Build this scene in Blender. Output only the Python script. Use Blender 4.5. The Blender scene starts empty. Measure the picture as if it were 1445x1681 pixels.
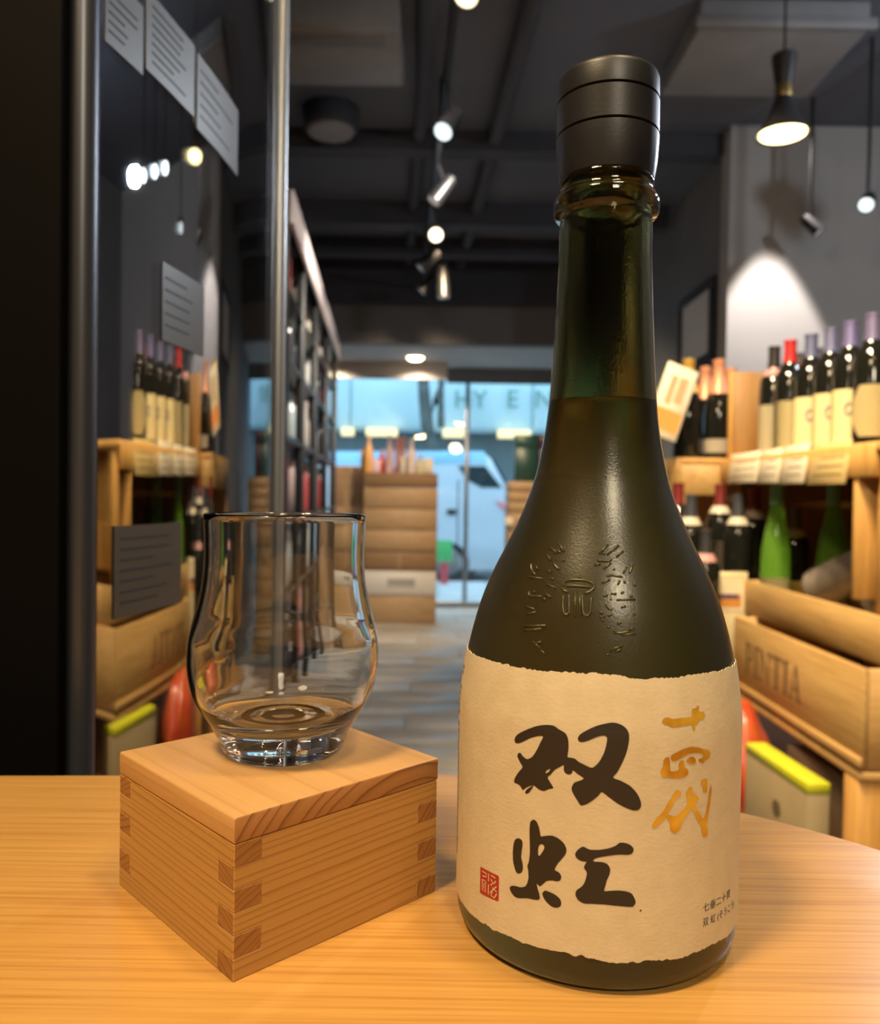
import bpy, bmesh, math, random
import numpy as np
from mathutils import Vector, Matrix
random.seed(7)
S = bpy.context.scene
COL = S.collection
PI = math.pi

# ------------------------------------------------------------------ camera
FPX, CX, CY = 1335.0, 722.5, 840.5           # focal length and principal point of the photograph (pixels of 1445 x 1681)
PITCH, ROLL, EYE = -0.0202, 0.01568, 0.12241  # eye 12 cm above the table top (z = 0)
cp, sp, cr, sr = math.cos(PITCH), math.sin(PITCH), math.cos(ROLL), math.sin(ROLL)
FW = Vector((0, cp, sp)); UP0 = Vector((0, -sp, cp)); RT0 = Vector((1, 0, 0))
RT = RT0*cr + UP0*sr; UP = -RT0*sr + UP0*cr
cd = bpy.data.cameras.new('camera'); cam = bpy.data.objects.new('camera', cd); COL.objects.link(cam)
cd.sensor_fit = 'HORIZONTAL'; cd.sensor_width = 36.0; cd.lens = FPX/1445*36.0
cd.clip_start = 0.01; cd.clip_end = 100
cam.matrix_world = Matrix(((RT.x, UP.x, -FW.x, 0), (RT.y, UP.y, -FW.y, 0), (RT.z, UP.z, -FW.z, EYE), (0, 0, 0, 1)))
cd.dof.use_dof = True; cd.dof.focus_distance = 0.222; cd.dof.aperture_fstop = 19.0
S.camera = cam
S.view_settings.view_transform = 'Standard'; S.view_settings.look = 'None'
S.view_settings.exposure = 0.0; S.view_settings.gamma = 1.0; S.view_settings.use_curve_mapping = False

# ------------------------------------------------------------------ world: overcast daylight outside the shop
W = bpy.data.worlds.new('overcast_sky'); S.world = W; W.use_nodes = True
wb = W.node_tree.nodes['Background']; wb.inputs[0].default_value = (0.50, 0.78, 1.0, 1); wb.inputs[1].default_value = 3.1

# ------------------------------------------------------------------ lamps
def lamp(name, kind, loc, target, power, color, size=0.1, spot=60, blend=0.5):
    d = bpy.data.lights.new(name, kind); d.energy = power; d.color = color
    if kind == 'AREA': d.shape = 'DISK'; d.size = size
    else: d.shadow_soft_size = size
    if kind == 'SPOT': d.spot_size = math.radians(spot); d.spot_blend = blend
    o = bpy.data.objects.new(name, d); COL.objects.link(o); o.location = loc
    v = Vector(target) - Vector(loc); o.rotation_euler = v.to_track_quat('-Z', 'Y').to_euler()
    return o
WARM, WHITE, COOL = (1.0, 0.74, 0.44), (1.0, 0.9, 0.76), (0.82, 0.9, 1.0)
lamp('counter_lamp', 'AREA', (-0.42, -0.20, 1.25), (0, 0.25, 0), 18.5, (1.0, 0.74, 0.42), 0.22)
lamp('counter_lamp_far', 'AREA', (0.35, 0.05, 1.5), (0.05, 0.25, 0), 9, WARM, 0.2)
lamp('front_fill', 'AREA', (0.30, -1.0, 1.1), (0.04, 0.25, 0.05), 11, (1.0, 0.84, 0.62), 0.25)  # added fill from behind the camera to brighten the label, no real fitting
lamp('side_wash_right', 'POINT', (2.05, 2.0, 1.45), (0, 0, 0), 30, COOL, 0.05)  # unseen added light, a cool wash over right wall and ceiling
lamp('counter_spot_right', 'SPOT', (1.90, 2.82, 1.43), (0.0, 0.3, 0.05), 110, COOL, 0.04, 50, 0.6)
for k, (lo, ta, pw, co, sz) in enumerate([
        ((0.25, 1.0, 1.85), (0.9, 1.9, 0.3), 150, WARM, 60), ((0.3, 2.2, 1.85), (0.9, 2.4, 0.3), 100, WARM, 75),
        ((0.1, 0.7, 1.85), (0.75, 1.5, -0.3), 150, WARM, 60),
        ((0.1, 4.9, 1.70), (-0.35, 6.8, -0.1), 190, WARM, 70), ((0.45, 3.4, 1.75), (-0.7, 4.4, 0.8), 230, WHITE, 75),
        ((0.1, 4.2, 1.75), (0.9, 5.9, 0.0), 110, WARM, 70), ((0.0, 2.6, 1.85), (0.0, 4.8, -0.95), 110, WHITE, 80), ((-0.1, 1.2, 1.85), (0.85, 2.3, -0.05), 110, WARM, 55)]):  # the last spot is an added fill for the shaded lower bottles
    lamp('shop_and_fill_spot', 'SPOT', lo, ta, pw, co, 0.05, sz, 0.6)
lamp('wall_washer', 'SPOT', (1.58, 3.75, 1.93), (1.58, 3.75, 0.0), 260, (1.0, 0.88, 0.80), 0.02, 45, 0.2)
lamp('doorway_lamp', 'SPOT', (-0.22, 7.33, 1.29), (-0.22, 7.36, -0.9), 16, (1.0, 0.78, 0.6), 0.03, 150, 0.3)
lamp('doorway_lamp', 'SPOT', (-0.98, 7.33, 1.29), (-0.98, 7.36, -0.9), 16, (1.0, 0.84, 0.6), 0.03, 150, 0.3)

# ------------------------------------------------------------------ helpers
def pix(px, py, Y):
    """the point at distance Y in front of the camera seen at a pixel of the photograph"""
    d = FW + RT*((px-CX)/FPX) - UP*((py-CY)/FPX)
    return Vector((0, 0, EYE)) + d*(Y/d.y)
def link(name, me, m=None, parent=None):
    o = bpy.data.objects.new(name, me); COL.objects.link(o)
    if m is not None and me is not None and not me.materials: me.materials.append(m)
    if parent is not None: o.parent = parent
    return o
def tag(o, label, cat, group=None):
    o['label'] = label; o['category'] = cat
    if group: o['group'] = group
    return o
def thing(name, label, cat, loc=(0, 0, 0), rz=0.0, group=None):
    o = bpy.data.objects.new(name, None); COL.objects.link(o); o.location = loc; o.rotation_euler = (0, 0, rz)
    o.empty_display_size = 0.02
    return tag(o, label, cat, group)
def struct(name, me, m, parent=None):
    o = link(name, me, m, parent)
    if parent is None: o['kind'] = 'structure'
    return o
def done(bm, name='mesh', smooth=False, angle=40):
    bmesh.ops.recalc_face_normals(bm, faces=bm.faces)
    me = bpy.data.meshes.new(name); bm.to_mesh(me); bm.free()
    if smooth:
        me.polygons.foreach_set('use_smooth', [True]*len(me.polygons))
        if angle < 180: me.set_sharp_from_angle(angle=math.radians(angle))
    return me
def bx(bm, x0, x1, y0, y1, z0, z1, M=None):
    vs = [bm.verts.new((x, y, z)) for x in (x0, x1) for y in (y0, y1) for z in (z0, z1)]
    for f in ((0, 1, 3, 2), (4, 6, 7, 5), (0, 4, 5, 1), (2, 3, 7, 6), (0, 2, 6, 4), (1, 5, 7, 3)):
        bm.faces.new([vs[i] for i in f])
    if M is not None: bmesh.ops.transform(bm, matrix=M, verts=vs)
    return vs
def box(x0, x1, y0, y1, z0, z1, bev=0.0, seg=1, M=None):
    bm = bmesh.new(); bx(bm, x0, x1, y0, y1, z0, z1, M)
    if bev: bmesh.ops.bevel(bm, geom=list(bm.edges), offset=bev, segments=seg, affect='EDGES', profile=0.5)
    return done(bm, smooth=bev > 0, angle=50)
def lathe(prof, seg=32, closed=False, smooth=True, angle=45):
    """prof: (r, z) pairs; r = 0 makes a pole"""
    bm = bmesh.new(); rings = []
    for r, z in prof:
        if r < 1e-7: rings.append([bm.verts.new((0, 0, z))])
        else: rings.append([bm.verts.new((r*math.cos(2*PI*k/seg), r*math.sin(2*PI*k/seg), z)) for k in range(seg)])
    pairs = list(zip(rings, rings[1:])) + ([(rings[-1], rings[0])] if closed else [])
    for a, b in pairs:
        for k in range(seg):
            j = (k+1) % seg
            if len(a) == 1 and len(b) == 1: continue
            if len(a) == 1: bm.faces.new((a[0], b[k], b[j]))
            elif len(b) == 1: bm.faces.new((a[k], b[0], a[j]))
            else: bm.faces.new((a[k], b[k], b[j], a[j]))
    if not closed:
        for R in (rings[0], rings[-1]):
            if len(R) > 1: bm.faces.new(R)
    return done(bm, smooth=smooth, angle=angle)
def smooth_prof(p, n=4):
    """Catmull-Rom through (r, z) points"""
    out = []
    for i in range(len(p)-1):
        a = p[max(i-1, 0)]; b = p[i]; c = p[i+1]; d = p[min(i+2, len(p)-1)]
        for k in range(n):
            t = k/n
            out.append(tuple(0.5*(2*b[j] + (c[j]-a[j])*t + (2*a[j]-5*b[j]+4*c[j]-d[j])*t*t + (3*b[j]-a[j]-3*c[j]+d[j])*t**3) for j in range(len(b))))
    return out + [tuple(p[-1])]
def tube_into(bm, pts, r, seg=8, cap=True):
    pts = [Vector(p) for p in pts]; prev = None; n = len(pts); up = Vector((0.31, 0.17, 0.93)).normalized()
    for i, p in enumerate(pts):
        t = (pts[min(i+1, n-1)] - pts[max(i-1, 0)]).normalized()
        a = t.cross(up)
        if a.length < 1e-4: a = t.cross(Vector((1, 0, 0)))
        a.normalize(); b = t.cross(a); rr = r[i] if isinstance(r, (list, tuple)) else r
        ring = [bm.verts.new(p + a*(rr*math.cos(2*PI*k/seg)) + b*(rr*math.sin(2*PI*k/seg))) for k in range(seg)]
        if prev:
            for k in range(seg): bm.faces.new((prev[k], prev[(k+1) % seg], ring[(k+1) % seg], ring[k]))
        elif cap: bm.faces.new(ring)
        prev = ring
    if cap: bm.faces.new(prev)
def tube(pts, r, seg=8):
    bm = bmesh.new(); tube_into(bm, pts, r, seg); return done(bm, smooth=True, angle=50)
def prism_into(bm, poly, a0, a1, fn=lambda u, v, w: (u, v, w)):
    """extrude a 2-D outline; fn(u, v, w) places it"""
    A = [bm.verts.new(fn(u, v, a0)) for u, v in poly]; B = [bm.verts.new(fn(u, v, a1)) for u, v in poly]
    bm.faces.new(A); bm.faces.new(B)
    for i in range(len(poly)):
        j = (i+1) % len(poly); bm.faces.new((A[i], A[j], B[j], B[i]))
def prism(poly, a0, a1, fn=lambda u, v, w: (u, v, w), bev=0):
    bm = bmesh.new(); prism_into(bm, poly, a0, a1, fn)
    if bev: bmesh.ops.bevel(bm, geom=list(bm.edges), offset=bev, segments=2, affect='EDGES', profile=0.5)
    return done(bm, smooth=bev > 0)
def ico(r, M=None, sub=2):
    bm = bmesh.new(); bmesh.ops.create_icosphere(bm, subdivisions=sub, radius=r, matrix=M or Matrix())
    return done(bm, smooth=True, angle=180)

# ------------------------------------------------------------------ materials
def mat(name, col=(0.5, 0.5, 0.5), rough=0.5, metal=0.0, emit=None, es=1.0, **kw):
    m = bpy.data.materials.new(name); m.use_nodes = True
    p = m.node_tree.nodes['Principled BSDF']
    p.inputs['Base Color'].default_value = (*col, 1); p.inputs['Roughness'].default_value = rough; p.inputs['Metallic'].default_value = metal
    for k, v in kw.items():
        p.inputs[{'spec': 'Specular IOR Level', 'trans': 'Transmission Weight', 'ior': 'IOR', 'coat': 'Coat Weight', 'alpha': 'Alpha', 'sss': 'Subsurface Weight', 'sheen': 'Sheen Weight'}[k]].default_value = v
    if emit: p.inputs['Emission Color'].default_value = (*emit, 1); p.inputs['Emission Strength'].default_value = es
    return m
def N(m, t, **kw):
    n = m.node_tree.nodes.new(t)
    for k, v in kw.items(): setattr(n, k, v)
    return n
def L(m, a, b): m.node_tree.links.new(a, b)
def pr(m): return m.node_tree.nodes['Principled BSDF']
def coords(m, scale=(1, 1, 1), rot=(0, 0, 0), loc=(0, 0, 0), kind='Object'):
    tc = N(m, 'ShaderNodeTexCoord'); mp = N(m, 'ShaderNodeMapping')
    mp.inputs['Scale'].default_value = scale; mp.inputs['Rotation'].default_value = rot; mp.inputs['Location'].default_value = loc
    L(m, tc.outputs[kind], mp.inputs['Vector']); return mp.outputs[0]
def noise(m, vec, scale=5, detail=4, rough=0.55):
    n = N(m, 'ShaderNodeTexNoise'); n.inputs['Scale'].default_value = scale; n.inputs['Detail'].default_value = detail; n.inputs['Roughness'].default_value = rough
    L(m, vec, n.inputs['Vector']); return n.outputs['Fac']
def ramp(m, fac, stops):
    r = N(m, 'ShaderNodeValToRGB'); e = r.color_ramp.elements
    while len(e) < len(stops): e.new(0.5)
    for i, (p, c) in enumerate(stops): e[i].position = p; e[i].color = (*c, 1) if len(c) == 3 else c
    L(m, fac, r.inputs['Fac']); return r.outputs['Color']
def math_(m, op, a, b=None):
    n = N(m, 'ShaderNodeMath', operation=op)
    for i, v in enumerate((a, b)):
        if v is None: continue
        if isinstance(v, (int, float)): n.inputs[i].default_value = v
        else: L(m, v, n.inputs[i])
    return n.outputs[0]
def mixc(m, fac, a, b, mode='MIX'):
    n = N(m, 'ShaderNodeMix', data_type='RGBA', blend_type=mode)
    if isinstance(fac, (int, float)): n.inputs[0].default_value = fac
    else: L(m, fac, n.inputs[0])
    for i, v in ((6, a), (7, b)):
        if isinstance(v, tuple): n.inputs[i].default_value = (*v, 1)
        else: L(m, v, n.inputs[i])
    return n.outputs[2]
def bump(m, h, strength=0.2, dist=0.001):
    b = N(m, 'ShaderNodeBump'); b.inputs['Strength'].default_value = strength; b.inputs['Distance'].default_value = dist
    L(m, h, b.inputs['Height']); L(m, b.outputs[0], pr(m).inputs['Normal'])
def noisy(name, c1, c2, scale=8, rough=0.6, stretch=(1, 1, 1), **kw):
    m = mat(name, c1, rough, **kw); f = noise(m, coords(m, stretch), scale)
    L(m, ramp(m, f, [(0.3, c1), (0.7, c2)]), pr(m).inputs['Base Color']); return m
def plank_wood(name, c1, c2, stretch, rough=0.45, scale=1.0):
    """straight sawn wood; grain runs along the axis with the small stretch"""
    m = mat(name, c1, rough); v = coords(m, stretch)
    f = noise(m, v, 1.0*scale, 6, 0.6); g = noise(m, v, 3.4*scale, 3, 0.6)
    a = ramp(m, f, [(0.32, c1), (0.68, c2)])
    L(m, mixc(m, 0.35, a, ramp(m, g, [(0.35, tuple(x*0.72 for x in c1)), (0.6, c2)])), pr(m).inputs['Base Color'])
    bump(m, f, 0.15, 0.0006); return m
def ring_wood(name, axis, pith, spacing, light, dark, wob=0.0012, tilt=(0, 0, 0), con=1.0, fine_mix=0.16):
    """solid wood: growth rings around a pith line parallel to an axis, so faces show grain and ends show arcs"""
    m = mat(name, light, 0.5); v = coords(m, (1, 1, 1), tilt)
    sx = N(m, 'ShaderNodeSeparateXYZ'); L(m, v, sx.inputs[0]); ax = [0, 1, 2]; ax.remove(axis)
    st = [60.0, 60.0, 60.0]; st[axis] = 9.0
    nz = noise(m, coords(m, tuple(st)), 1.0, 3); off = math_(m, 'MULTIPLY', math_(m, 'SUBTRACT', nz, 0.5), wob*2.4)
    d = [math_(m, 'SUBTRACT', sx.outputs[a], pith[i]) for i, a in enumerate(ax)]
    r = math_(m, 'SQRT', math_(m, 'ADD', math_(m, 'MULTIPLY', d[0], d[0]), math_(m, 'MULTIPLY', d[1], d[1])))
    r = math_(m, 'ADD', r, off)
    q = math_(m, 'DIVIDE', r, spacing); q = math_(m, 'ADD', q, math_(m, 'MULTIPLY', math_(m, 'SINE', math_(m, 'MULTIPLY', q, 1.7)), 0.25))
    fr = math_(m, 'FRACT', q)
    dk = tuple(a*(1-con)+b*con for a, b in zip(light, dark)); mid = tuple(a*0.6+b*0.4 for a, b in zip(light, dk))
    c = ramp(m, fr, [(0.0, light), (0.55, light), (0.80, mid), (0.91, dk), (0.97, mid), (1.0, light)])
    fs = [900.0]*3; fs[axis] = 40.0
    fine = noise(m, coords(m, tuple(fs)), 1.0, 2)
    L(m, mixc(m, fine_mix, c, ramp(m, fine, [(0.3, tuple(x*0.62 for x in light)), (0.75, tuple(min(1, x*1.15) for x in light))])), pr(m).inputs['Base Color'])
    bump(m, math_(m, 'MULTIPLY', fr, -1.0), 0.10, 0.0002); return m

# ------------------------------------------------------------------ counter, wooden box, tumbler, bottle
TILT = 0.05  # the counter edge and the room run about 3 degrees off the view axis
oak = mat('oak_veneer', (0.60, 0.34, 0.11), 0.30, spec=0.4)
v = coords(oak, (2.2, 120, 40), (0, 0, -TILT)); f1 = noise(oak, v, 1.0, 5, 0.65); v2 = coords(oak, (9, 700, 200), (0, 0, -TILT)); f2 = noise(oak, v2, 1.0, 3, 0.6)
v3 = coords(oak, (1.2, 9, 9), (0, 0, -TILT)); f3 = noise(oak, v3, 1.0, 2)
c = ramp(oak, f1, [(0.30, (0.40, 0.17, 0.03)), (0.50, (0.60, 0.295, 0.062)), (0.70, (0.70, 0.385, 0.095))])
c = mixc(oak, 0.52, c, ramp(oak, f2, [(0.36, (0.38, 0.17, 0.035)), (0.55, (0.66, 0.37, 0.11))]))
c = mixc(oak, 0.25, c, ramp(oak, f3, [(0.35, (0.45, 0.22, 0.05)), (0.65, (0.70, 0.40, 0.11))]))
L(oak, c, pr(oak).inputs['Base Color']); bump(oak, f2, 0.10, 0.0002)
R0 = 0.21; e0 = 0.354
poly = [(-0.62, e0-0.62*TILT)]
for k in range(0, 25):
    a = PI/2 - k/24*PI/2; poly.append((R0*math.cos(a), e0-R0+R0*math.sin(a)))
poly += [(R0, -0.55), (-0.62, -0.55)]
t = thing('counter_table', 'honey oak veneer counter top with a rounded corner, carrying box and bottle', 'counter', (0, 0, 0))
link('table_top', prism(poly, -0.028, 0.0, bev=0.0015), oak, t)
leg = plank_wood('oak_leg', (0.5, 0.28, 0.09), (0.62, 0.36, 0.13), (30, 30, 3))
for x, y in ((-0.55, 0.22), (-0.55, -0.5), (0.12, -0.5), (0.06, 0.22)): link('leg', box(x-0.025, x+0.025, y-0.025, y+0.025, -0.95, -0.028, 0.002), leg, t)

# masu: a square cypress box with finger joints, turned upside down
w_, d_, Hm, th, lid = 0.070, 0.0692, 0.04155, 0.0080, 0.00695
masu = thing('wooden_box', 'square pale cypress box with finger joints turned upside down under the tumbler', 'box', (-0.04989, 0.20063, 0), 0.76788)
LT, DK = (0.49, 0.262, 0.070), (0.27, 0.112, 0.018)
EL, ED = (0.34, 0.15, 0.038), (0.16, 0.055, 0.010)
def duo(key, *a, **k):
    """long grain and the darker end grain of the same board"""
    return (ring_wood('cypress_'+key, *a, LT, DK, **k), ring_wood('cypress_end_'+key, *a, EL, ED, **k))
mats = {'r': duo('front', 0, (0.035, -0.055), 0.0021, tilt=(0, 0.03, 0), con=0.85), 'l': duo('left', 1, (0.04, -0.05), 0.0018, tilt=(-0.02, 0, 0), con=0.85),
        'b': duo('right', 1, (0.11, -0.02), 0.0021), 'k': duo('back', 0, (0.03, -0.05), 0.002)}
base_pair = (ring_wood('cypress_base', 1, (0.052, Hm-0.055), 0.0052, (0.58, 0.32, 0.11), (0.42, 0.20, 0.055), 0.0010, con=0.45), ring_wood('cypress_base_end', 1, (0.060, Hm-0.048), 0.0037, (0.40, 0.185, 0.058), (0.15, 0.052, 0.010), 0.0010))
def ends(me, axis, pair):
    me.materials.append(pair[0]); me.materials.append(pair[1])
    for p_ in me.polygons:
        if abs(p_.normal[axis]) > 0.9: p_.material_index = 1
    return me
hb = Hm-lid; rh = hb/6
def board(length, left_rows, right_rows, fn, m, ax_):
    """crenellated board outline in (u, z); rows counted from the top"""
    P = [(0 if 5 in left_rows else th, 0)]
    def side(rows, edge, inner, order):
        out = []
        for r in order:
            u = edge if r in rows else inner
            za, zb = hb-(r+1)*rh, hb-r*rh
            out += [(u, za), (u, zb)] if order[0] == 5 else [(u, zb), (u, za)]
        return out
    up = side(right_rows, length, length-th, [5, 4, 3, 2, 1, 0]); dn = side(left_rows, 0, th, [0, 1, 2, 3, 4, 5])
    pts = up + dn; q = []
    for p in pts:
        if not q or (abs(p[0]-q[-1][0])+abs(p[1]-q[-1][1])) > 1e-9: q.append(p)
    # drop collinear points
    q2 = [q[i] for i in range(len(q)) if not ((q[i-1][0] == q[i][0] == q[(i+1) % len(q)][0]) or (abs(q[i-1][1]-q[i][1]) < 1e-9 and abs(q[(i+1) % len(q)][1]-q[i][1]) < 1e-9))]
    bm = bmesh.new(); prism_into(bm, q2, 0, th, fn); bmesh.ops.recalc_face_normals(bm, faces=bm.faces)
    bmesh.ops.bevel(bm, geom=list(bm.edges), offset=0.00022, segments=1, affect='EDGES')
    link('side_board', ends(done(bm), ax_, m), None, masu)
EV, OD = {1, 3, 5}, {0, 2, 4}
board(w_, EV, OD, lambda u, z, k: (u, k, z), mats['r'], 0)
board(d_, OD, EV, lambda u, z, k: (k, u, z), mats['l'], 1)
board(d_, EV, OD, lambda u, z, k: (w_-k, u, z), mats['b'], 1)
board(w_, OD, EV, lambda u, z, k: (u, d_-k, z), mats['k'], 0)
link('base_board', ends(box(-0.0002, w_+0.0003, -0.0002, d_+0.0003, hb+0.00015, Hm, 0.0006, 2), 1, base_pair), None, masu)['label'] = 'base board with arched end grain on one edge'

# tumbler
glass = bpy.data.materials.new('clear_glass'); glass.use_nodes = True; glass.node_tree.nodes.remove(pr(glass))
g = N(glass, 'ShaderNodeBsdfGlass'); g.inputs['IOR'].default_value = 1.48; g.inputs['Roughness'].default_value = 0.0; g.inputs['Color'].default_value = (0.985, 0.99, 0.985, 1)
L(glass, g.outputs[0], glass.node_tree.nodes['Material Output'].inputs['Surface'])
to = [(.0178, .0), (.0189, .0012), (.0198, .004), (.0218, .008), (.0237, .011), (.0253, .0135), (.0277, .018), (.0289, .0225), (.0296, .027), (.0297, .031), (.0293, .035), (.0285, .039), (.0273, .0435), (.0260, .049), (.0251, .0545), (.0247, .060), (.0248, .067), (.0251, .0738)]
ti = [(.0238, .0735), (.0235, .067), (.0234, .060), (.0238, .0545), (.0246, .049), (.0258, .0435), (.0270, .039), (.0281, .035), (.0285, .031), (.0284, .027), (.0277, .0225), (.0263, .018), (.0241, .0145), (.0212, .0115), (.0175, .0098), (.0142, .0096), (.0080, .0094), (.0, .0093)]
prof = [(0, .0006), (.010, .0006), (.0165, .0005)] + smooth_prof(to, 3) + [(.02475, .0743), (.0241, .0742)] + smooth_prof(ti, 3)
tum = thing('sake_tumbler', 'clear tulip-shaped tasting tumbler with blue bullseye rings, standing on the wooden box', 'glass', (-0.04851, 0.25592, Hm+0.0001))
link('bowl', lathe(prof, 96, angle=180), glass, tum)
blue = mat('cobalt_print', (0.012, 0.016, 0.06), 0.4)
for r0, r1 in ((0.0106, 0.0133), (0.0036, 0.0069)):
    bm = bmesh.new(); n = 64
    A = [bm.verts.new((r0*math.cos(2*PI*k/n), r0*math.sin(2*PI*k/n), 0.0099)) for k in range(n)]; B = [bm.verts.new((r1*math.cos(2*PI*k/n), r1*math.sin(2*PI*k/n), 0.0099)) for k in range(n)]
    for k in range(n): bm.faces.new((A[k], A[(k+1) % n], B[(k+1) % n], B[k]))
    bmesh.ops.solidify(bm, geom=list(bm.faces), thickness=0.00015)
    link('printed_ring', done(bm), blue, tum)

# sake bottle
OX, OY = 0.04645, 0.23598; PH0 = -1.76515
BZ = [.0, .0012, .0035, .008, .03, .06, .066, .070, .074, .078, .083, .088, .094, .101, .109, .117, .126, .134, .142, .15, .16, .17, .18, .19, .2015]
BR = [.0355, .0380, .0392, .0396, .0396, .0396, .0393, .0388, .0383, .0376, .0365, .0352, .0333, .0304, .0265, .0228, .0195, .0176, .0162, .0153, .0146, .0141, .0136, .0133, .0131]
bprof = smooth_prof(list(zip(BR, BZ)), 3)
PZ = [p[1] for p in bprof]; PR = [p[0] for p in bprof]
def surf(a, z, off=0.0):
    r = float(np.interp(z, PZ, PR)) + off
    return Vector((r*math.cos(PH0+a), r*math.sin(PH0+a), z))
bot = thing('sake_bottle', 'dark olive sake bottle with a cream paper label, black brush lettering and black cap', 'bottle', (OX, OY, 0.0002))
og = mat('olive_frosted_glass', (0.31, 0.295, 0.14), 0.1, trans=1.0, ior=1.5)
tc = N(og, 'ShaderNodeTexCoord'); sx = N(og, 'ShaderNodeSeparateXYZ'); L(og, tc.outputs['Object'], sx.inputs[0])
mr = N(og, 'ShaderNodeMapRange'); mr.inputs[1].default_value = 0.155; mr.inputs[2].default_value = 0.125; mr.inputs[3].default_value = 0.03; mr.inputs[4].default_value = 0.29
L(og, sx.outputs[2], mr.inputs[0]); L(og, mr.outputs[0], pr(og).inputs['Roughness'])
mr2 = N(og, 'ShaderNodeMapRange'); mr2.inputs[1].default_value = 0.155; mr2.inputs[2].default_value = 0.13; mr2.inputs[3].default_value = 1.0; mr2.inputs[4].default_value = 0.955
L(og, sx.outputs[2], mr2.inputs[0]); L(og, mr2.outputs[0], pr(og).inputs['Transmission Weight'])
nb = noise(og, coords(og, (1, 1, 1)), 1600, 2); bump(og, nb, 0.22, 0.0002)
outer = [(0.0, 0.002), (0.020, 0.0015), (0.032, 0.0)] + bprof + [(.0130, .2024), (.0144, .2028), (.0149, .2038), (.0150, .2055), (.0149, .2072), (.0144, .2082), (.0130, .2086), (.0130, .2110), (.0134, .2116), (.0134, .2126), (.0130, .2130), (.0130, .2140), (.0128, .2200), (.0110, .2205), (.0098, .2195)]
wall = 0.0028
inner = [(max(r-wall, .0095), z) for r, z in reversed(smooth_prof(list(zip(BR, BZ)), 2)) if z > 0.010] + [(.0355, .0085), (.030, .0060), (.015, .0072), (0, .0080)]
link('glass_body', lathe(outer+inner, 96, angle=180), og, bot)
sake = mat('sake', (0.86, 0.85, 0.62), 0.0, trans=1.0, ior=1.36)
lz = 0.1500; li = [(0, .0078), (.015, .0070), (.030, .0058), (.0357, .0083)] + [(r-wall+.0002, z) for r, z in smooth_prof(list(zip(BR, BZ)), 2) if .010 < z < lz-.001]
rl = float(np.interp(lz, PZ, PR))-wall
link('sake_fill', lathe(li + [(rl+.0002, lz), (rl-.0012, lz-.0004), (0, lz-.0007)], 72, angle=60), sake, bot)
capm = noisy('black_cap_plastic', (0.0095, 0.010, 0.0112), (0.015, 0.0155, 0.017), 90, 0.42)
bump(capm, noise(capm, coords(capm, (1, 1, 1)), 900, 2), 0.12, 0.0002)
cpz = [(0.0, .2128), (.0128, .2128), (.0133, .2130), (.0137, .2150), (.0141, .2180), (.01435, .2215), (.0145, .2247), (.0145, .2250), (.0138, .2252), (.0138, .2256), (.0145, .2258), (.0145, .2262), (.01448, .2342), (.01448, .2345), (.0138, .2347), (.0138, .2351), (.01445, .2353), (.01445, .2357), (.0143, .2408), (.0140, .2418), (.0133, .2424), (.010, .2426), (0, .2426)]
link('cap', lathe(cpz, 96, angle=35), capm, bot)['label'] = 'matte black grooved cap'

# paper label: follows the glass, torn deckle edges
TOPE = [(-1.8, .0779), (-1.411, .0780), (-.911, .0782), (-.58, .0783), (-.324, .0786), (-.103, .0790), (.067, .0791), (.249, .0782), (.398, .0781), (.652, .0783), (.868, .0783), (1.19, .0780), (1.75, .0778)]
BOTE = [(-1.8, .0083), (-1.241, .0084), (-1.05, .0086), (-.73, .0089), (-.436, .0095), (-.283, .0096), (-.063, .0099), (.149, .0089), (.340, .0093), (.55, .0088), (.856, .0095), (1.1, .0084), (1.75, .0084)]
washi = noisy('washi_paper', (0.61, 0.515, 0.33), (0.67, 0.57, 0.38), 160, 0.75, spec=0.2)
bump(washi, noise(washi, coords(washi, (1, 1, 1.6)), 650, 5, 0.65), 0.35, 0.0003)
rr = random.Random(3)
na, nz_ = 320, 26; grid = []
ja = [0.0]*(na+1); jb = [0.0]*(na+1)
for i in range(na+1):
    ja[i] = 0.6*(ja[i-1] if i else 0) + rr.uniform(-.00022, .00022); jb[i] = 0.6*(jb[i-1] if i else 0) + rr.uniform(-.00025, .00025)
bm = bmesh.new()
for i in range(na+1):
    a = -1.8 + 3.55*i/na
    zt = float(np.interp(a, [p[0] for p in TOPE], [p[1] for p in TOPE])) + ja[i]; zb = float(np.interp(a, [p[0] for p in BOTE], [p[1] for p in BOTE])) + jb[i]
    grid.append([bm.verts.new(surf(a, zb+(zt-zb)*k/nz_, 0.00012)) for k in range(nz_+1)])
for i in range(na):
    for k in range(nz_): bm.faces.new((grid[i][k], grid[i+1][k], grid[i+1][k+1], grid[i][k+1]))
bmesh.ops.recalc_face_normals(bm, faces=bm.faces)
bm.faces.ensure_lookup_table(); fc = bm.faces[0]; ce = fc.calc_center_median()
if fc.normal.x*ce.x + fc.normal.y*ce.y < 0: bmesh.ops.reverse_faces(bm, faces=bm.faces)
bmesh.ops.solidify(bm, geom=list(bm.faces), thickness=-0.00028)
me = bpy.data.meshes.new('paper_label'); bm.to_mesh(me); bm.free(); me.polygons.foreach_set('use_smooth', [True]*len(me.polygons)); me.set_sharp_from_angle(angle=math.radians(50))
plab = link('paper_label', me, washi, bot); plab['label'] = 'cream handmade paper label with torn edges'
OFF = 0.00050
from mathutils.geometry import tessellate_polygon
def parse(s): return [(int(p.split(',')[0])*1e-4, int(p.split(',')[1])*1e-5) for p in s.split()]
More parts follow.
